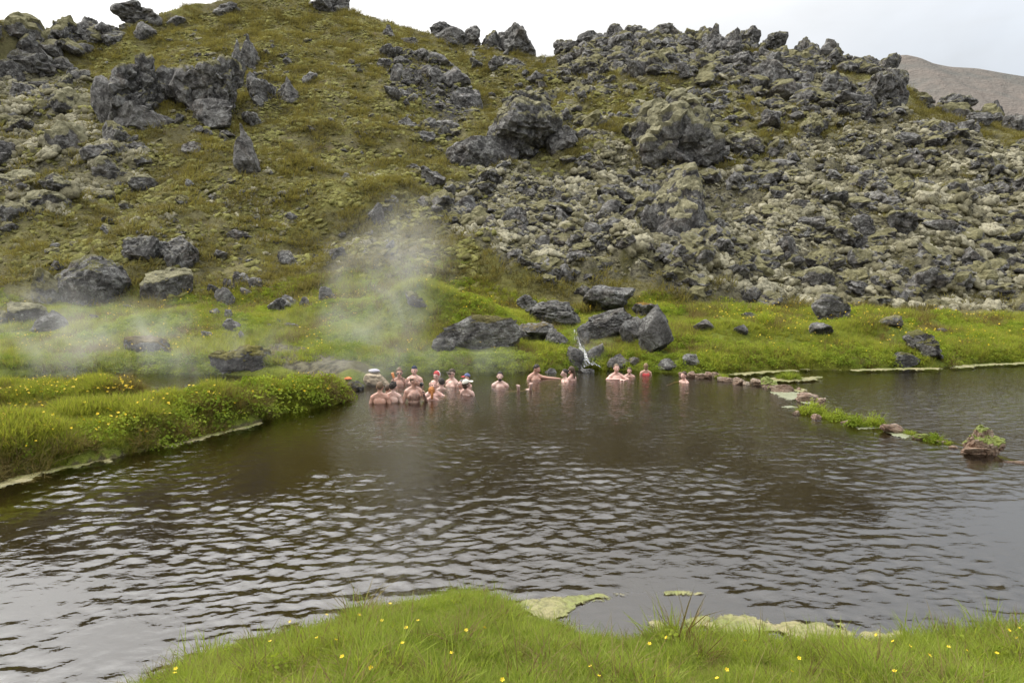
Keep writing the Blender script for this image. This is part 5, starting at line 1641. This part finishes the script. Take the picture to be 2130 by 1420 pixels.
def person(px, wl, top, yaw, label, s=1.0, fat=1.0, hy=0, hp=0, lean=0, skin=(.50, .29, .215), hair=('short', (.06, .04, .03)), beard=None, chest=0, armL=None, armR=None, feet=None, extras=(), female=False, handd=None):
    P = W(px, wl)
    H = (wl - top) * P[1] / FPX * 1.0
    hs = s
    root = empty('person', (P[0], P[1], 0.0), math.radians(yaw))
    tag(root, label, 'person', 'bathers in the warm pool')
    piv = np.array((0, .015, -.275))
    RH = rotm(math.radians(hy), math.radians(hp))
    RL = rotm(0, math.radians(lean))
    pel = np.array((0, 0, -.80))

    def body_tf(V):
        V = (V - pel) @ RL.T + pel
        return V * s

    def head_tf0(V):
        return (V - piv) @ RH.T + piv

    def head_tf(V):
        return body_tf(head_tf0(np.asarray(V, float)))
    zt = head_tf(np.array([[0, .012, .0]]))[0, 2]

    def fin(V):
        V = np.array(V, float); V[:, 2] += H - zt
        return V
    bt = lambda V: fin(body_tf(V))
    ht = lambda V: fin(head_tf(V))
    B = Blob()
    fw = fat
    kw = .80 if female else .90
    # head
    B.ell((0, .012, -.100), (.076, .094, .100), ht); B.ell((0, -.028, -.148), (.059, .066, .078), ht); B.ell((0, -.056, -.203), (.033, .030, .024), ht)
    B.cap((0, -.092, -.122), .009, (0, -.112, -.152), .013, ht); B.ell((.013, -.098, -.155), (.010, .012, .008), ht); B.ell((-.013, -.098, -.155), (.010, .012, .008), ht)
    B.cap((-.034, -.078, -.106), .014, (.034, -.078, -.106), .014, ht); B.cap((-.016, -.092, -.183), .010, (.016, -.092, -.183), .010, ht)
    for e in (-1, 1):
        B.ell((e * .077, .012, -.132), (.011, .022, .032), ht); B.ell((e * .036, -.066, -.150), (.024, .026, .022), ht)
    B.cap(body_tf(head_tf0(np.array([(0, .018, -.19)])))[0], .054 * s * kw, body_tf(np.array([(0, .03, -.31)]))[0], .062 * s * kw, fin)
    # torso
    B.cap((-.150 * kw, .02, -.348), .060, (.150 * kw, .02, -.348), .060, bt)
    for e in (-1, 1):
        B.ell((e * .183 * kw, .015, -.368), (.062 * kw, .062, .066), bt)
        B.cap((0, .032, -.26), .046, (e * .13 * kw, .026, -.322), .050, bt)
        B.ell((e * .075, -.060 * fw, -.455), (.085, .056, .066), bt)
        if female: B.ell((e * .078, -.095, -.49), (.07, .06, .065), bt)
        B.ell((e * .078, .066, -.46), (.062, .042, .09), bt)
    B.ell((0, .0, -.47), (.165 * kw * fw, .112 * fw, .165), bt)
    B.ell((0, -.01 * fw, -.66), (.142 * kw * fw, .103 * fw, .17), bt)
    B.ell((0, .0, -.84), (.160 * fw, .118, .12), bt)
    # arms
    for e, arm in ((1, armL), (-1, armR)):
        el, wr, hd, pn = arm[:4] if arm else ((e * .245, .03, -.62), (e * .225, -.12, -.82), (-e * .1, -.5, -.8), (-e, 0, 0))
        B.cap((e * .185 * kw, .015, -.37), .052 * (1 + .3 * (fw - 1)), el, .040, bt); B.cap(el, .041, wr, .027, bt)
        hand(B, wr, hd, pn, bt, .55 if arm is None else (arm[4] if len(arm) > 4 else .5), e)
    # legs
    if feet is None:
        for e in (-1, 1):
            B.cap((e * .09, -.02, -.86), .083, (e * .14, -.38, -.98), .058, bt); B.cap((e * .14, -.38, -.98), .056, (e * .12, .02, -1.10), .038, bt); B.cap((e * .12, .02, -1.10), .036, (e * .11, .16, -1.13), .028, bt)
    else:
        for e, (fx, fy, fz) in zip((-1, 1), feet):          # soles towards the camera, toes out of the water
            hip = np.array((e * .09, -.05, H - zt - .86 + zt))
            hip = bt(np.array([(e * .09, -.05, -.86)]))[0]
            heel = np.array((fx, fy, fz - .22)); toe = np.array((fx + e * .012, fy - .06, fz - .03))
            knee = (hip + heel) / 2 + np.array((0, -.04, .16)); knee[2] = min(knee[2], -.12)
            B.cap(hip, .083, knee, .058); B.cap(knee, .056, heel + (0, .07, .03), .038)
            B.cap(heel + (0, .03, 0), .036, toe, .040)
            for k in range(5):
                B.ell(toe + np.array((e * (k - 2) * -.019, -.012, .030 - abs(k - 1.4) * .008 + (.008 if k == 0 else 0))), (.0125 if k else .017, .013, .024))
    me = remeshed(B, .0078 * (0.5 + 0.5 * s), .24, 3)
    me.name = 'body'
    V = np.empty(len(me.vertices) * 3, np.float32); me.vertices.foreach_get('co', V); V = V.reshape(-1, 3).astype(float)
    # colours of the skin
    U = V.copy(); U[:, 2] -= H - zt
    U = (U / s - pel) @ RL + pel                       # torso frame
    Hd = (U - piv) @ RH + piv                          # head frame
    ishead = Hd[:, 2] > -.235
    base = np.array(skin)
    C = np.repeat(base[None], len(V), 0)
    C *= (1 + .10 * pnoise(U * 8, 3))[:, None]
    red = np.where(ishead, .5, .15) + .45 * sstep(U[:, 2], -.5, -.33) * (~ishead)
    C = C * (1 - red[:, None] * np.array((.02, .13, .11)))

    def spot(F_, c, r, col, k=1.0):
        nonlocal C
        d = (((F_ - np.array(c)) / np.array(r)) ** 2).sum(1)
        w = (k * (1 - sstep(d, .6, 1.3)))[:, None]
        C = C * (1 - w) + np.array(col) * w
    if hair[0] != 'none' and beard:
        for c_, r_ in (((0, -.06, -.205), (.05, .06, .035)), ((.052, -.03, -.18), (.022, .035, .045)), ((-.052, -.03, -.18), (.022, .035, .045)), ((0, -.10, -.17), (.034, .025, .010))):
            spot(Hd, c_, r_, beard, .9)
    spot(Hd, (0, -.101, -.185), (.022, .02, .0065), (.36, .12, .10), .9)
    for e in (-1, 1):
        spot(Hd, (e * .032, -.09, -.104), (.022, .02, .0055), tuple(.5 * np.array(skin) + .4 * np.array(hair[1]) * .5), .8)
        spot(Hd, (e * .042, -.07, -.152), (.022, .03, .02), (skin[0] * 1.0, skin[1] * .74, skin[2] * .7), .6)
        if not female: spot(U, (e * .088, -.115, -.475), (.017, .04, .014), (skin[0] * .7, skin[1] * .5, skin[2] * .5), .8)
    if chest:
        n = .5 + .9 * pnoise(U * 30, 5)
        w = (chest * np.clip(n, .25, 1) * sstep(-U[:, 1], .02, .07) * (1 - sstep(np.abs(U[:, 0]) - .02 * (U[:, 2] + .45), .09, .155)) * sstep(-U[:, 2], .36, .42) * (1 - sstep(-U[:, 2], .60, .8)))[:, None]
        C = C * (1 - w) + np.array((.07, .045, .035)) * w
    a = me.attributes.new('skin', 'FLOAT_COLOR', 'POINT')
    a.data.foreach_set('color', np.concatenate([np.clip(C, .005, .9), np.ones((len(C), 1))], 1).astype(np.float32).ravel())
    me.materials.clear(); me.materials.append(M_SKIN)
    link(bpy.data.objects.new('body', me), root)
    for e in (-1, 1):
        D, F = ico(2)
        link(bpy.data.objects.new('eye', mesh_from('eye', ht(D * (.014, .008, .009) + (e * .031, -.0865, -.1235)), F, M_EYE)), root)
    # swimming shorts
    if feet is None:
        Bs = Blob(); Bs.ell((0, 0, -.83), (.168 * fw, .127, .115), bt)
        for e in (-1, 1): Bs.cap((e * .09, -.02, -.86), .093, (e * .118, -.22, -.925), .080, bt)
        ms = remeshed(Bs, .025, 1.0, 2); ms.materials.clear(); ms.materials.append(cloth_mat((.03, .04, .08)))
        link(bpy.data.objects.new('swim_shorts', ms), root)

    def shell(name, mat, th, zl, seed=1, rough=.3, front=9, cut_top=None, grow=(1, 1, 1)):
        """a skullcap: kept above the line zl(y), tucked into the head elsewhere"""
        D, F = ico(4)
        rr = np.array((.076, .094, .100)); c = np.array((0, .012, -.100))
        Pn = D * rr + c
        keep = sstep(Pn[:, 2] - np.interp(Pn[:, 1], *zl), -.006, .008)
        if cut_top is not None: keep = keep * (1 - sstep(Pn[:, 2] - cut_top(Pn), -.006, .008))
        nz = .6 + .8 * (fbm(Pn * np.array((45, 45, 25)) + seed, 3, seed)) * rough / .3
        V = c + D * rr * (np.array(grow) * (0.93 + keep * (.07 + th / .09 * np.clip(nz, .3, 2)))[:, None])
        o = bpy.data.objects.new(name, mesh_from(name, ht(V), F, mat))
        return link(o, root)
    HL = ([-.095, -.05, -.01, .03, .106], [-.040, -.050, -.105, -.135, -.185])
    kind, col = hair
    if kind in ('short', 'crop', 'messy', 'bob', 'bun', 'long', 'pony'):
        th = {'short': .011, 'crop': .005, 'messy': .022, 'bob': .020, 'bun': .012, 'long': .016, 'pony': .014}[kind]
        zl = HL if kind not in ('bob', 'long') else ([-.095, -.05, -.01, .03, .106], [-.04, -.06, -.17, -.23, -.25])
        capped = any(e_[0] in ('cap', 'hood') for e_ in extras)
        h = shell('hair', hair_mat(col), th, zl, seed=int(px), rough=.6 if kind == 'messy' else .35, cut_top=(lambda Pn: np.full(len(Pn), -.078)) if capped else None)
        X = Blob()
        if kind == 'bun': X.ell((0, .112, -.055), (.036, .034, .036), ht)
        if kind == 'messy': X.ell((.01, .03, .012), (.035, .04, .022), ht)
        if kind in ('pony', 'long'):
            X.cap((0, .098, -.10), .030, (0.005, .118, -.22), .034, ht); X.cap((0.005, .118, -.22), .034, (.012, .112, -.34 if kind == 'long' else -.30), .016, ht)
            if kind == 'pony': X.ell((0, .10, -.08), (.033, .03, .03), ht)
        if kind == 'bob': X.ell((0, .05, -.175), (.074, .066, .07), ht)
        if X.n:
            v, f = X.arrays()
            v = v + vnormals(v, f) * (.006 * fbm(v * 40, 3, 4))[:, None]
            link(bpy.data.objects.new('hair_bun' if kind in ('bun', 'messy') else 'ponytail' if kind != 'bob' else 'hair_back', mesh_from('hair_back', v, f, hair_mat(col))), root)
    elif kind == 'bald':
        shell('hair', hair_mat(col), .004, HL, seed=3, cut_top=lambda Pn: -.055 - .25 * np.maximum(-Pn[:, 1], 0))
    if beard:
        D, F = ico(3)
        v = D * (.050, .040, .034) + (0, -.050, -.207)
        v = v + D * (.004 * fbm(v * 60, 2, 3))[:, None]
        v[:, 2] = np.minimum(v[:, 2], -.193)
        link(bpy.data.objects.new('beard', mesh_from('beard', ht(v), F, hair_mat(beard))), root)
    for ex in extras:
        if ex[0] == 'cap':
            shell('cap', cloth_mat(ex[1]), .016, ([-.1, 0, .106], [-.062, -.075, -.095]), rough=.05, seed=2)
            if ex[2]:
                D, F = ico(3)
                v = D * (.066, .062, .006) + (0, -.125, -.070); v[:, 2] -= .9 * np.abs(v[:, 0]) ** 1.6; v[:, 2] += .18 * (v[:, 1] + .125)
                link(bpy.data.objects.new('cap_brim', mesh_from('cap_brim', ht(v), F, cloth_mat(ex[2]))), root)
            if len(ex) > 3:
                D, F = ico(3)
                link(bpy.data.objects.new('cap_badge', mesh_from('cap_badge', ht(D * (.018, .008, .016) + (.05, .098, -.075)), F, cloth_mat(ex[3]))), root)
        elif ex[0] == 'hood':
            shell('cap', cloth_mat(ex[1]), .014, ([-.1, -.03, .106], [-.05, -.10, -.19]), rough=.05, seed=2)
            D, F = ico(4)
            v = D * (.082, .060, .112) + (.0, .075, -.105)
            link(bpy.data.objects.new('towel', mesh_from('towel', ht(v), F, cloth_mat((.62, .62, .6)))), root)
        elif ex[0] == 'shades':
            X = Blob()
            for e in (-1, 1):
                X.ell((e * .034, -.096, -.124), (.029, .010, .021), ht); X.cap((e * .060, -.085, -.118), .005, (e * .079, .0, -.118), .004, ht)
            X.cap((-.02, -.102, -.118), .005, (.02, -.102, -.118), .005, ht)
            v, f = X.arrays(); link(bpy.data.objects.new('sunglasses', mesh_from('sunglasses', v, f, M_DARKGLASS)), root)
        elif ex[0] == 'glasses':
            X = Blob()
            for e in (-1, 1):
                for k in range(12):
                    a0, a1 = k * .5236, (k + 1) * .5236
                    X.cap((e * .033 + .024 * math.cos(a0), -.101, -.126 + .018 * math.sin(a0)), .0028, (e * .033 + .024 * math.cos(a1), -.101, -.126 + .018 * math.sin(a1)), .0028, ht)
                X.cap((e * .058, -.098, -.12), .003, (e * .079, .0, -.12), .003, ht)
            v, f = X.arrays(); link(bpy.data.objects.new('glasses', mesh_from('glasses', v, f, M_DARKGLASS)), root)
        elif ex[0] == 'top':
            X = Blob()
            X.ell((0, .0, -.47), (.171 * kw * fw, .119 * fw, .150), bt); X.ell((0, .0, -.62), (.150 * kw, .112, .17), bt)
            for e in (-1, 1):
                X.ell((e * .078, .064, -.45), (.066, .048, .09), bt); X.cap((e * .09, .07, -.36), .022, (e * .085, -.05, -.36), .022, bt)
            ms = remeshed(X, .012, .5, 2); ms.materials.clear(); ms.materials.append(cloth_mat(ex[1]))
            link(bpy.data.objects.new('swim_top', ms), root)
        elif ex[0] == 'bikini':
            X = Blob()
            for e in (-1, 1): X.ell((e * .078, -.103, -.49), (.070, .060, .062), bt)
            X.ell((0, .01, -.50), (.150, .119, .018), bt)
            ms = remeshed(X, .010, .5, 2); ms.materials.clear(); ms.materials.append(cloth_mat(ex[1]))
            link(bpy.data.objects.new('swim_top', ms), root)
    M = root.matrix_world if False else Matrix.Translation(root.location) @ Matrix.Rotation(math.radians(yaw), 4, 'Z')
    return lambda p: np.array(M @ Vector(bt(np.array([p]))[0]))


BROWN = (.07, .045, .028); DARKH = (.025, .018, .014); BLOND = (.20, .135, .07); FAIRB = (.15, .10, .06); REDH = (.34, .13, .03); GREYH = (.13, .12, .11)
TANNED = (.46, .28, .205); FAIR = (.56, .40, .33); PINK = (.57, .37, .30)
person(791, 838, 792, 180, 'person seen from behind, short blond-brown hair, broad bare back, nearest of the left group', hair=('crop', FAIRB), skin=TANNED, fat=1.0)
person(807, 826, 799, 150, 'child with dark brown hair mostly hidden between the two bare backs', s=.8, hair=('short', BROWN), skin=TANNED)
person(819, 836, 793, 170, 'slim young person from behind with dark tousled hair beside the nearest broad back', s=.9, hair=('messy', DARKH), skin=FAIR, hy=-25, armL=((.26, .05, -.55), (.20, -.12, -.66), (-.3, -.7, -.2), (0, 0, -1)))
f3 = person(861, 835, 780, 18, 'balding man with a hairy chest holding up a selfie stick', fat=1.10, hair=('bald', BROWN), skin=(.46, .29, .22), hy=52, hp=2, chest=.85,
            armL=((.285, -.02, -.60), (.205, -.195, -.43), (-.05, -.1, 1), (-1, .1, 0), 1.05))
f4 = person(831, 797, 765, 8, 'person with sunglasses and messy fair topknot raising an orange cup', hair=('messy', FAIRB), skin=TANNED, extras=(('shades',),),
            armR=((-.25, -.04, -.52), (-.155, -.17, -.30), (.05, -.1, 1), (1, 0, 0), .95), armL=((.25, -.06, -.50), (.13, -.15, -.33), (-.5, -.1, .8), (-.3, -1, 0), .4))
person(862, 799, 760, -6, 'tall pale man with a navy cap standing behind the selfie stick', hair=('none', BROWN), skin=PINK, extras=(('cap', (.016, .022, .045), None),), armL=((.24, .03, -.62), (.2, -.1, -.80), (0, -.3, -1), (-1, 0, 0)))
person(908, 800, 771, -18, 'person with glasses and a red and white head towel behind the dark-haired man', hair=('none', BROWN), skin=PINK, extras=(('hood', (.42, .05, .05)), ('glasses',)))
person(918, 808, 785, 195, 'dark-haired man from behind, close to the person with the red and white towel', hair=('short', DARKH), skin=FAIR, hy=20)
person(902, 822, 790, 8, 'man with a receding hairline facing the camera over the red-haired woman', hair=('bald', BROWN), skin=PINK, hp=-8,
       armL=((.30, -.10, -.42), (.11, -.33, -.45), (-1, -.2, 0), (0, 0, -1), .4), armR=((-.28, -.12, -.45), (-.1, -.33, -.47), (1, -.2, 0), (0, 0, -1), .4))
person(898, 831, 804, 196, 'red-haired woman with a ponytail seen from behind, held by the man facing the camera', s=.93, hair=('pony', REDH), skin=PINK, female=True, hp=10, extras=(('bikini', (.05, .05, .06)),))
person(940, 803, 766, -40, 'man in a grey-brown cap and sunglasses looking left', hair=('crop', BROWN), skin=FAIR, fat=1.08, extras=(('cap', (.075, .06, .045), (.07, .055, .042)), ('shades',)))
person(955, 813, 789, -62, 'low-lying man with glasses and grey hair facing left', hair=('crop', GREYH), skin=PINK, extras=(('glasses',),), lean=-6)
person(971, 801, 776, -55, 'person in a blue cap with a red brim facing left', s=.92, hair=('short', BROWN), skin=PINK, extras=(('cap', (.11, .13, .24), (.40, .06, .06)),))
person(977, 819, 786, 152, 'person in a white cap seen from behind with brown hair', s=.95, hair=('bob', BROWN), skin=FAIR, hy=-40, lean=-14, female=True, extras=(('cap', (.66, .63, .54), (.6, .57, .5), (.03, .05, .10)), ('bikini', (.05, .05, .06))))
PB = W(1040, 803)
F1, F2 = W(1079, 811), W(1103, 811)
person(1040, 803, 772, 0, 'smiling dark-bearded man lying back with both bare feet out of the water', hair=('short', DARKH), skin=FAIR, beard=(.03, .02, .016),
       feet=((F1[0] - PB[0], F1[1] - PB[1], .135), (F2[0] - PB[0], F2[1] - PB[1], .185)), armL=((.29, .02, -.52), (.36, -.1, -.66), (.3, -.7, -.2), (0, 0, -1)))
person(1113, 788, 757, 22, 'dark-haired man looking down to the right with one arm stretched over the water', hair=('short', DARKH), skin=TANNED, hy=40, hp=16,
       armL=((.36, -.08, -.40), (.60, -.17, -.415), (1, -.2, -.1), (0, 0, -1), .25), armR=((-.27, -.02, -.55), (-.2, -.2, -.62), (.4, -.8, 0), (0, 0, -1)))
person(1174, 794, 767, -72, 'woman with glasses and a dark bun smiling to the left', s=.93, hair=('bun', DARKH), skin=FAIR, female=True, extras=(('glasses',), ('bikini', (.5, .5, .5))))
person(1188, 790, 761, -130, 'woman with long brown hair turned away beside the woman with the bun', s=.95, hair=('long', BROWN), skin=PINK, female=True, extras=(('bikini', (.06, .05, .05)),))
person(1282, 787, 756, 4, 'stocky man facing the camera with his arms folded at the water surface', hair=('crop', FAIRB), skin=PINK, fat=1.12,
       armR=((-.28, -.12, -.41), (.02, -.30, -.385), (1, -.05, -.02), (0, 0, -1), .3), armL=((.30, -.12, -.42), (.16, -.34, -.40), (-1, -.1, .05), (0, 0, -1), .35))
person(1309, 782, 763, -12, 'boy with light brown hair close beside the stocky man', s=.8, hair=('short', BROWN), skin=PINK, hp=8)
person(1343, 779, 755, 178, 'small blond child in a pink swim top seen from behind', s=.76, hair=('bob', BLOND), skin=TANNED, extras=(('top', (.62, .10, .10)),))
person(1422, 794, 772, -62, 'boy with short brown hair swimming alone near the dam', s=.86, hair=('short', BROWN), skin=PINK, armR=((-.22, -.16, -.38), (-.15, -.40, -.40), (.1, -1, 0), (0, 0, -1), .2))


def tube(name, a, b, r, mat, parent=None, r2=None, n=12):
    a, b = np.array(a, float), np.array(b, float); r2 = r if r2 is None else r2
    d = (b - a) / np.linalg.norm(b - a); u = np.cross(d, (0.3, .8, .1)); u /= np.linalg.norm(u); v = np.cross(d, u)
    V, F = [], []
    for p, rr in ((a, r * .9), (a + d * r * .2, r), (b - d * r2 * .2, r2), (b, r2 * .9)):
        for k in range(n):
            V.append(p + (u * math.cos(k * 6.2832 / n) + v * math.sin(k * 6.2832 / n)) * rr)
    for i in range(3):
        for k in range(n):
            F.append((i * n + k, i * n + (k + 1) % n, (i + 1) * n + (k + 1) % n, (i + 1) * n + k))
    F += [tuple(range(n))[::-1], tuple(range(3 * n, 4 * n))]
    return link(bpy.data.objects.new(name, mesh_from(name, np.array(V), F, mat)), parent)


M_BLACK = simple_mat('black_plastic', (.012, .012, .014), .35, .5)
g = f3((.205 - .02, -.235, -.36))
e = empty('selfie_stick', g)
tag(e, 'black selfie stick with a round black camera held up by the balding man', 'selfie stick')
tip = np.array((-.055, -.02, .155))
tube('handle', (.006, .0, -.10), (-.012, -.005, .02), .013, M_BLACK, e)
tube('rod', (-.012, -.005, .02), tip, .0055, M_BLACK, e)
V_, F_ = ico(3)
q = V_ * (.042, .036, .044); q = np.sign(q) * np.abs(q) ** .85 * (np.array((.042, .036, .044)) ** .15)
cm_ = link(bpy.data.objects.new('camera_body', mesh_from('camera_body', q + tip + (.01, 0, .045), F_, M_BLACK)), e)
tube('camera_lens', tip + (.03, -.02, .05), tip + (.058, -.035, .05), .018, M_DARKGLASS, cm_)
tube('mount', tip + (0, 0, -.012), tip + (.006, 0, .012), .014, M_BLACK, e)
g = f4((-.15, -.20, -.175))
e = empty('orange_cup', g)
tag(e, 'orange cup raised in the hand of the person with sunglasses', 'cup')
M_OR = simple_mat('orange_plastic', (.70, .24, .05), .4, .4)
tube('cup_body', (.012, 0, -.06), (-.022, 0, .085), .026, M_OR, e, .036)
tube('cup_rim', (-.0215, 0, .083), (-.024, 0, .094), .039, simple_mat('pale_orange', (.75, .42, .18), .4, .4), e)


def crumpled(name, loc, sx, sy, sz, col, label, seed):
    V, F = ico(4)
    V = V * (1 + .35 * fbm(V * 1.8 + seed, 3, seed, ridged=True))[:, None]
    V[:, 2] = np.maximum(V[:, 2], -.25)
    V = V * np.array((sx, sy, sz)) * .5
    o = bpy.data.objects.new(name, mesh_from(name, V, F, simple_mat('crumpled_cloth', col, .9, .1, 40, .12)))
    o.location = loc
    link(o); tag(o, label, 'cloth')


P_ = at(772, 772)
crumpled('towel', (W(783, 803)[0] - .10, W(783, 803)[1] + .24, .36), .24, .2, .09, (.40, .39, .44), 'white towel left on the tan rock at the pool edge', 4)
P_ = at(724, 789)
crumpled('orange_bag', (P_[0], P_[1], P_[2] + .02), .16, .14, .07, (.62, .17, .06), 'orange bag lying on the bank behind the tongue of land', 9)

# ------------------------------------------------------------------ steam
def steam(name, loc, rad, dens, scale, label, rot=(0, 0, 0), cut=(.40, .78), rise=1.0, seed=0.0):
    m, t, out = new_mat(name)
    oc = t.n('ShaderNodeTexCoord').outputs['Object']
    pos = t.n('ShaderNodeNewGeometry').outputs['Position']
    mp = t.n('ShaderNodeMapping', {'Vector': pos, 'Scale': (scale, scale, scale * .75), 'Location': (seed, seed * .7, seed * .3), 'Rotation': (0, -.5, 0)}).outputs[0]
    n1 = t.n('ShaderNodeTexNoise', {'Vector': mp, 'Scale': 1.0, 'Detail': 4.0, 'Roughness': .62, 'Distortion': .8}).outputs[0]
    ln = t.n('ShaderNodeVectorMath', {0: oc}, operation='LENGTH').outputs['Value']
    fall = t.step(ln, 1.0, 0.25)
    d = t.math('MULTIPLY', t.math('MULTIPLY', t.step(n1, *cut), fall), dens)
    pv = t.n('ShaderNodeVolumePrincipled', {'Color': (.96, .96, .97, 1), 'Density': d, 'Anisotropy': .3})
    t.link(pv.outputs[0], out.inputs['Volume'])
    V, F = ico(3)
    o = bpy.data.objects.new(name, mesh_from(name, V, F, m))
    o.location = loc; o.scale = rad; o.rotation_euler = rot
    link(o); tag(o, label, kind='stuff')


steam('steam', (-11.0, 19.4, .8), (6.2, 1.9, 1.8), .32, .9, 'white steam drifting over the hot channel behind the tongue of land', seed=3)
steam('steam', (-3.9, 21.0, 2.3), (2.5, 1.6, 3.8), .36, .65, 'thin plume of steam rising from the left end of the pool', rot=(0, .42, 0), seed=11, cut=(.30, .82))
steam('steam', (-5.6, 20.8, 1.1), (3.0, 1.6, 1.3), .22, .8, 'steam low over the meadow left of the bathers', seed=15)
steam('steam', (-2.6, 18.6, .45), (4.2, 2.6, .8), .22, .8, 'faint steam hanging over the bathers', seed=19)
steam('steam', (-15.5, 22.0, 1.3), (4.2, 1.8, 1.7), .26, .8, 'thin steam at the left edge in front of the dark boulders', seed=29)
steam('steam', (2.3, 20.3, .9), (1.0, .9, .9), .2, .9, 'wisp of steam over the waterfall', seed=37)
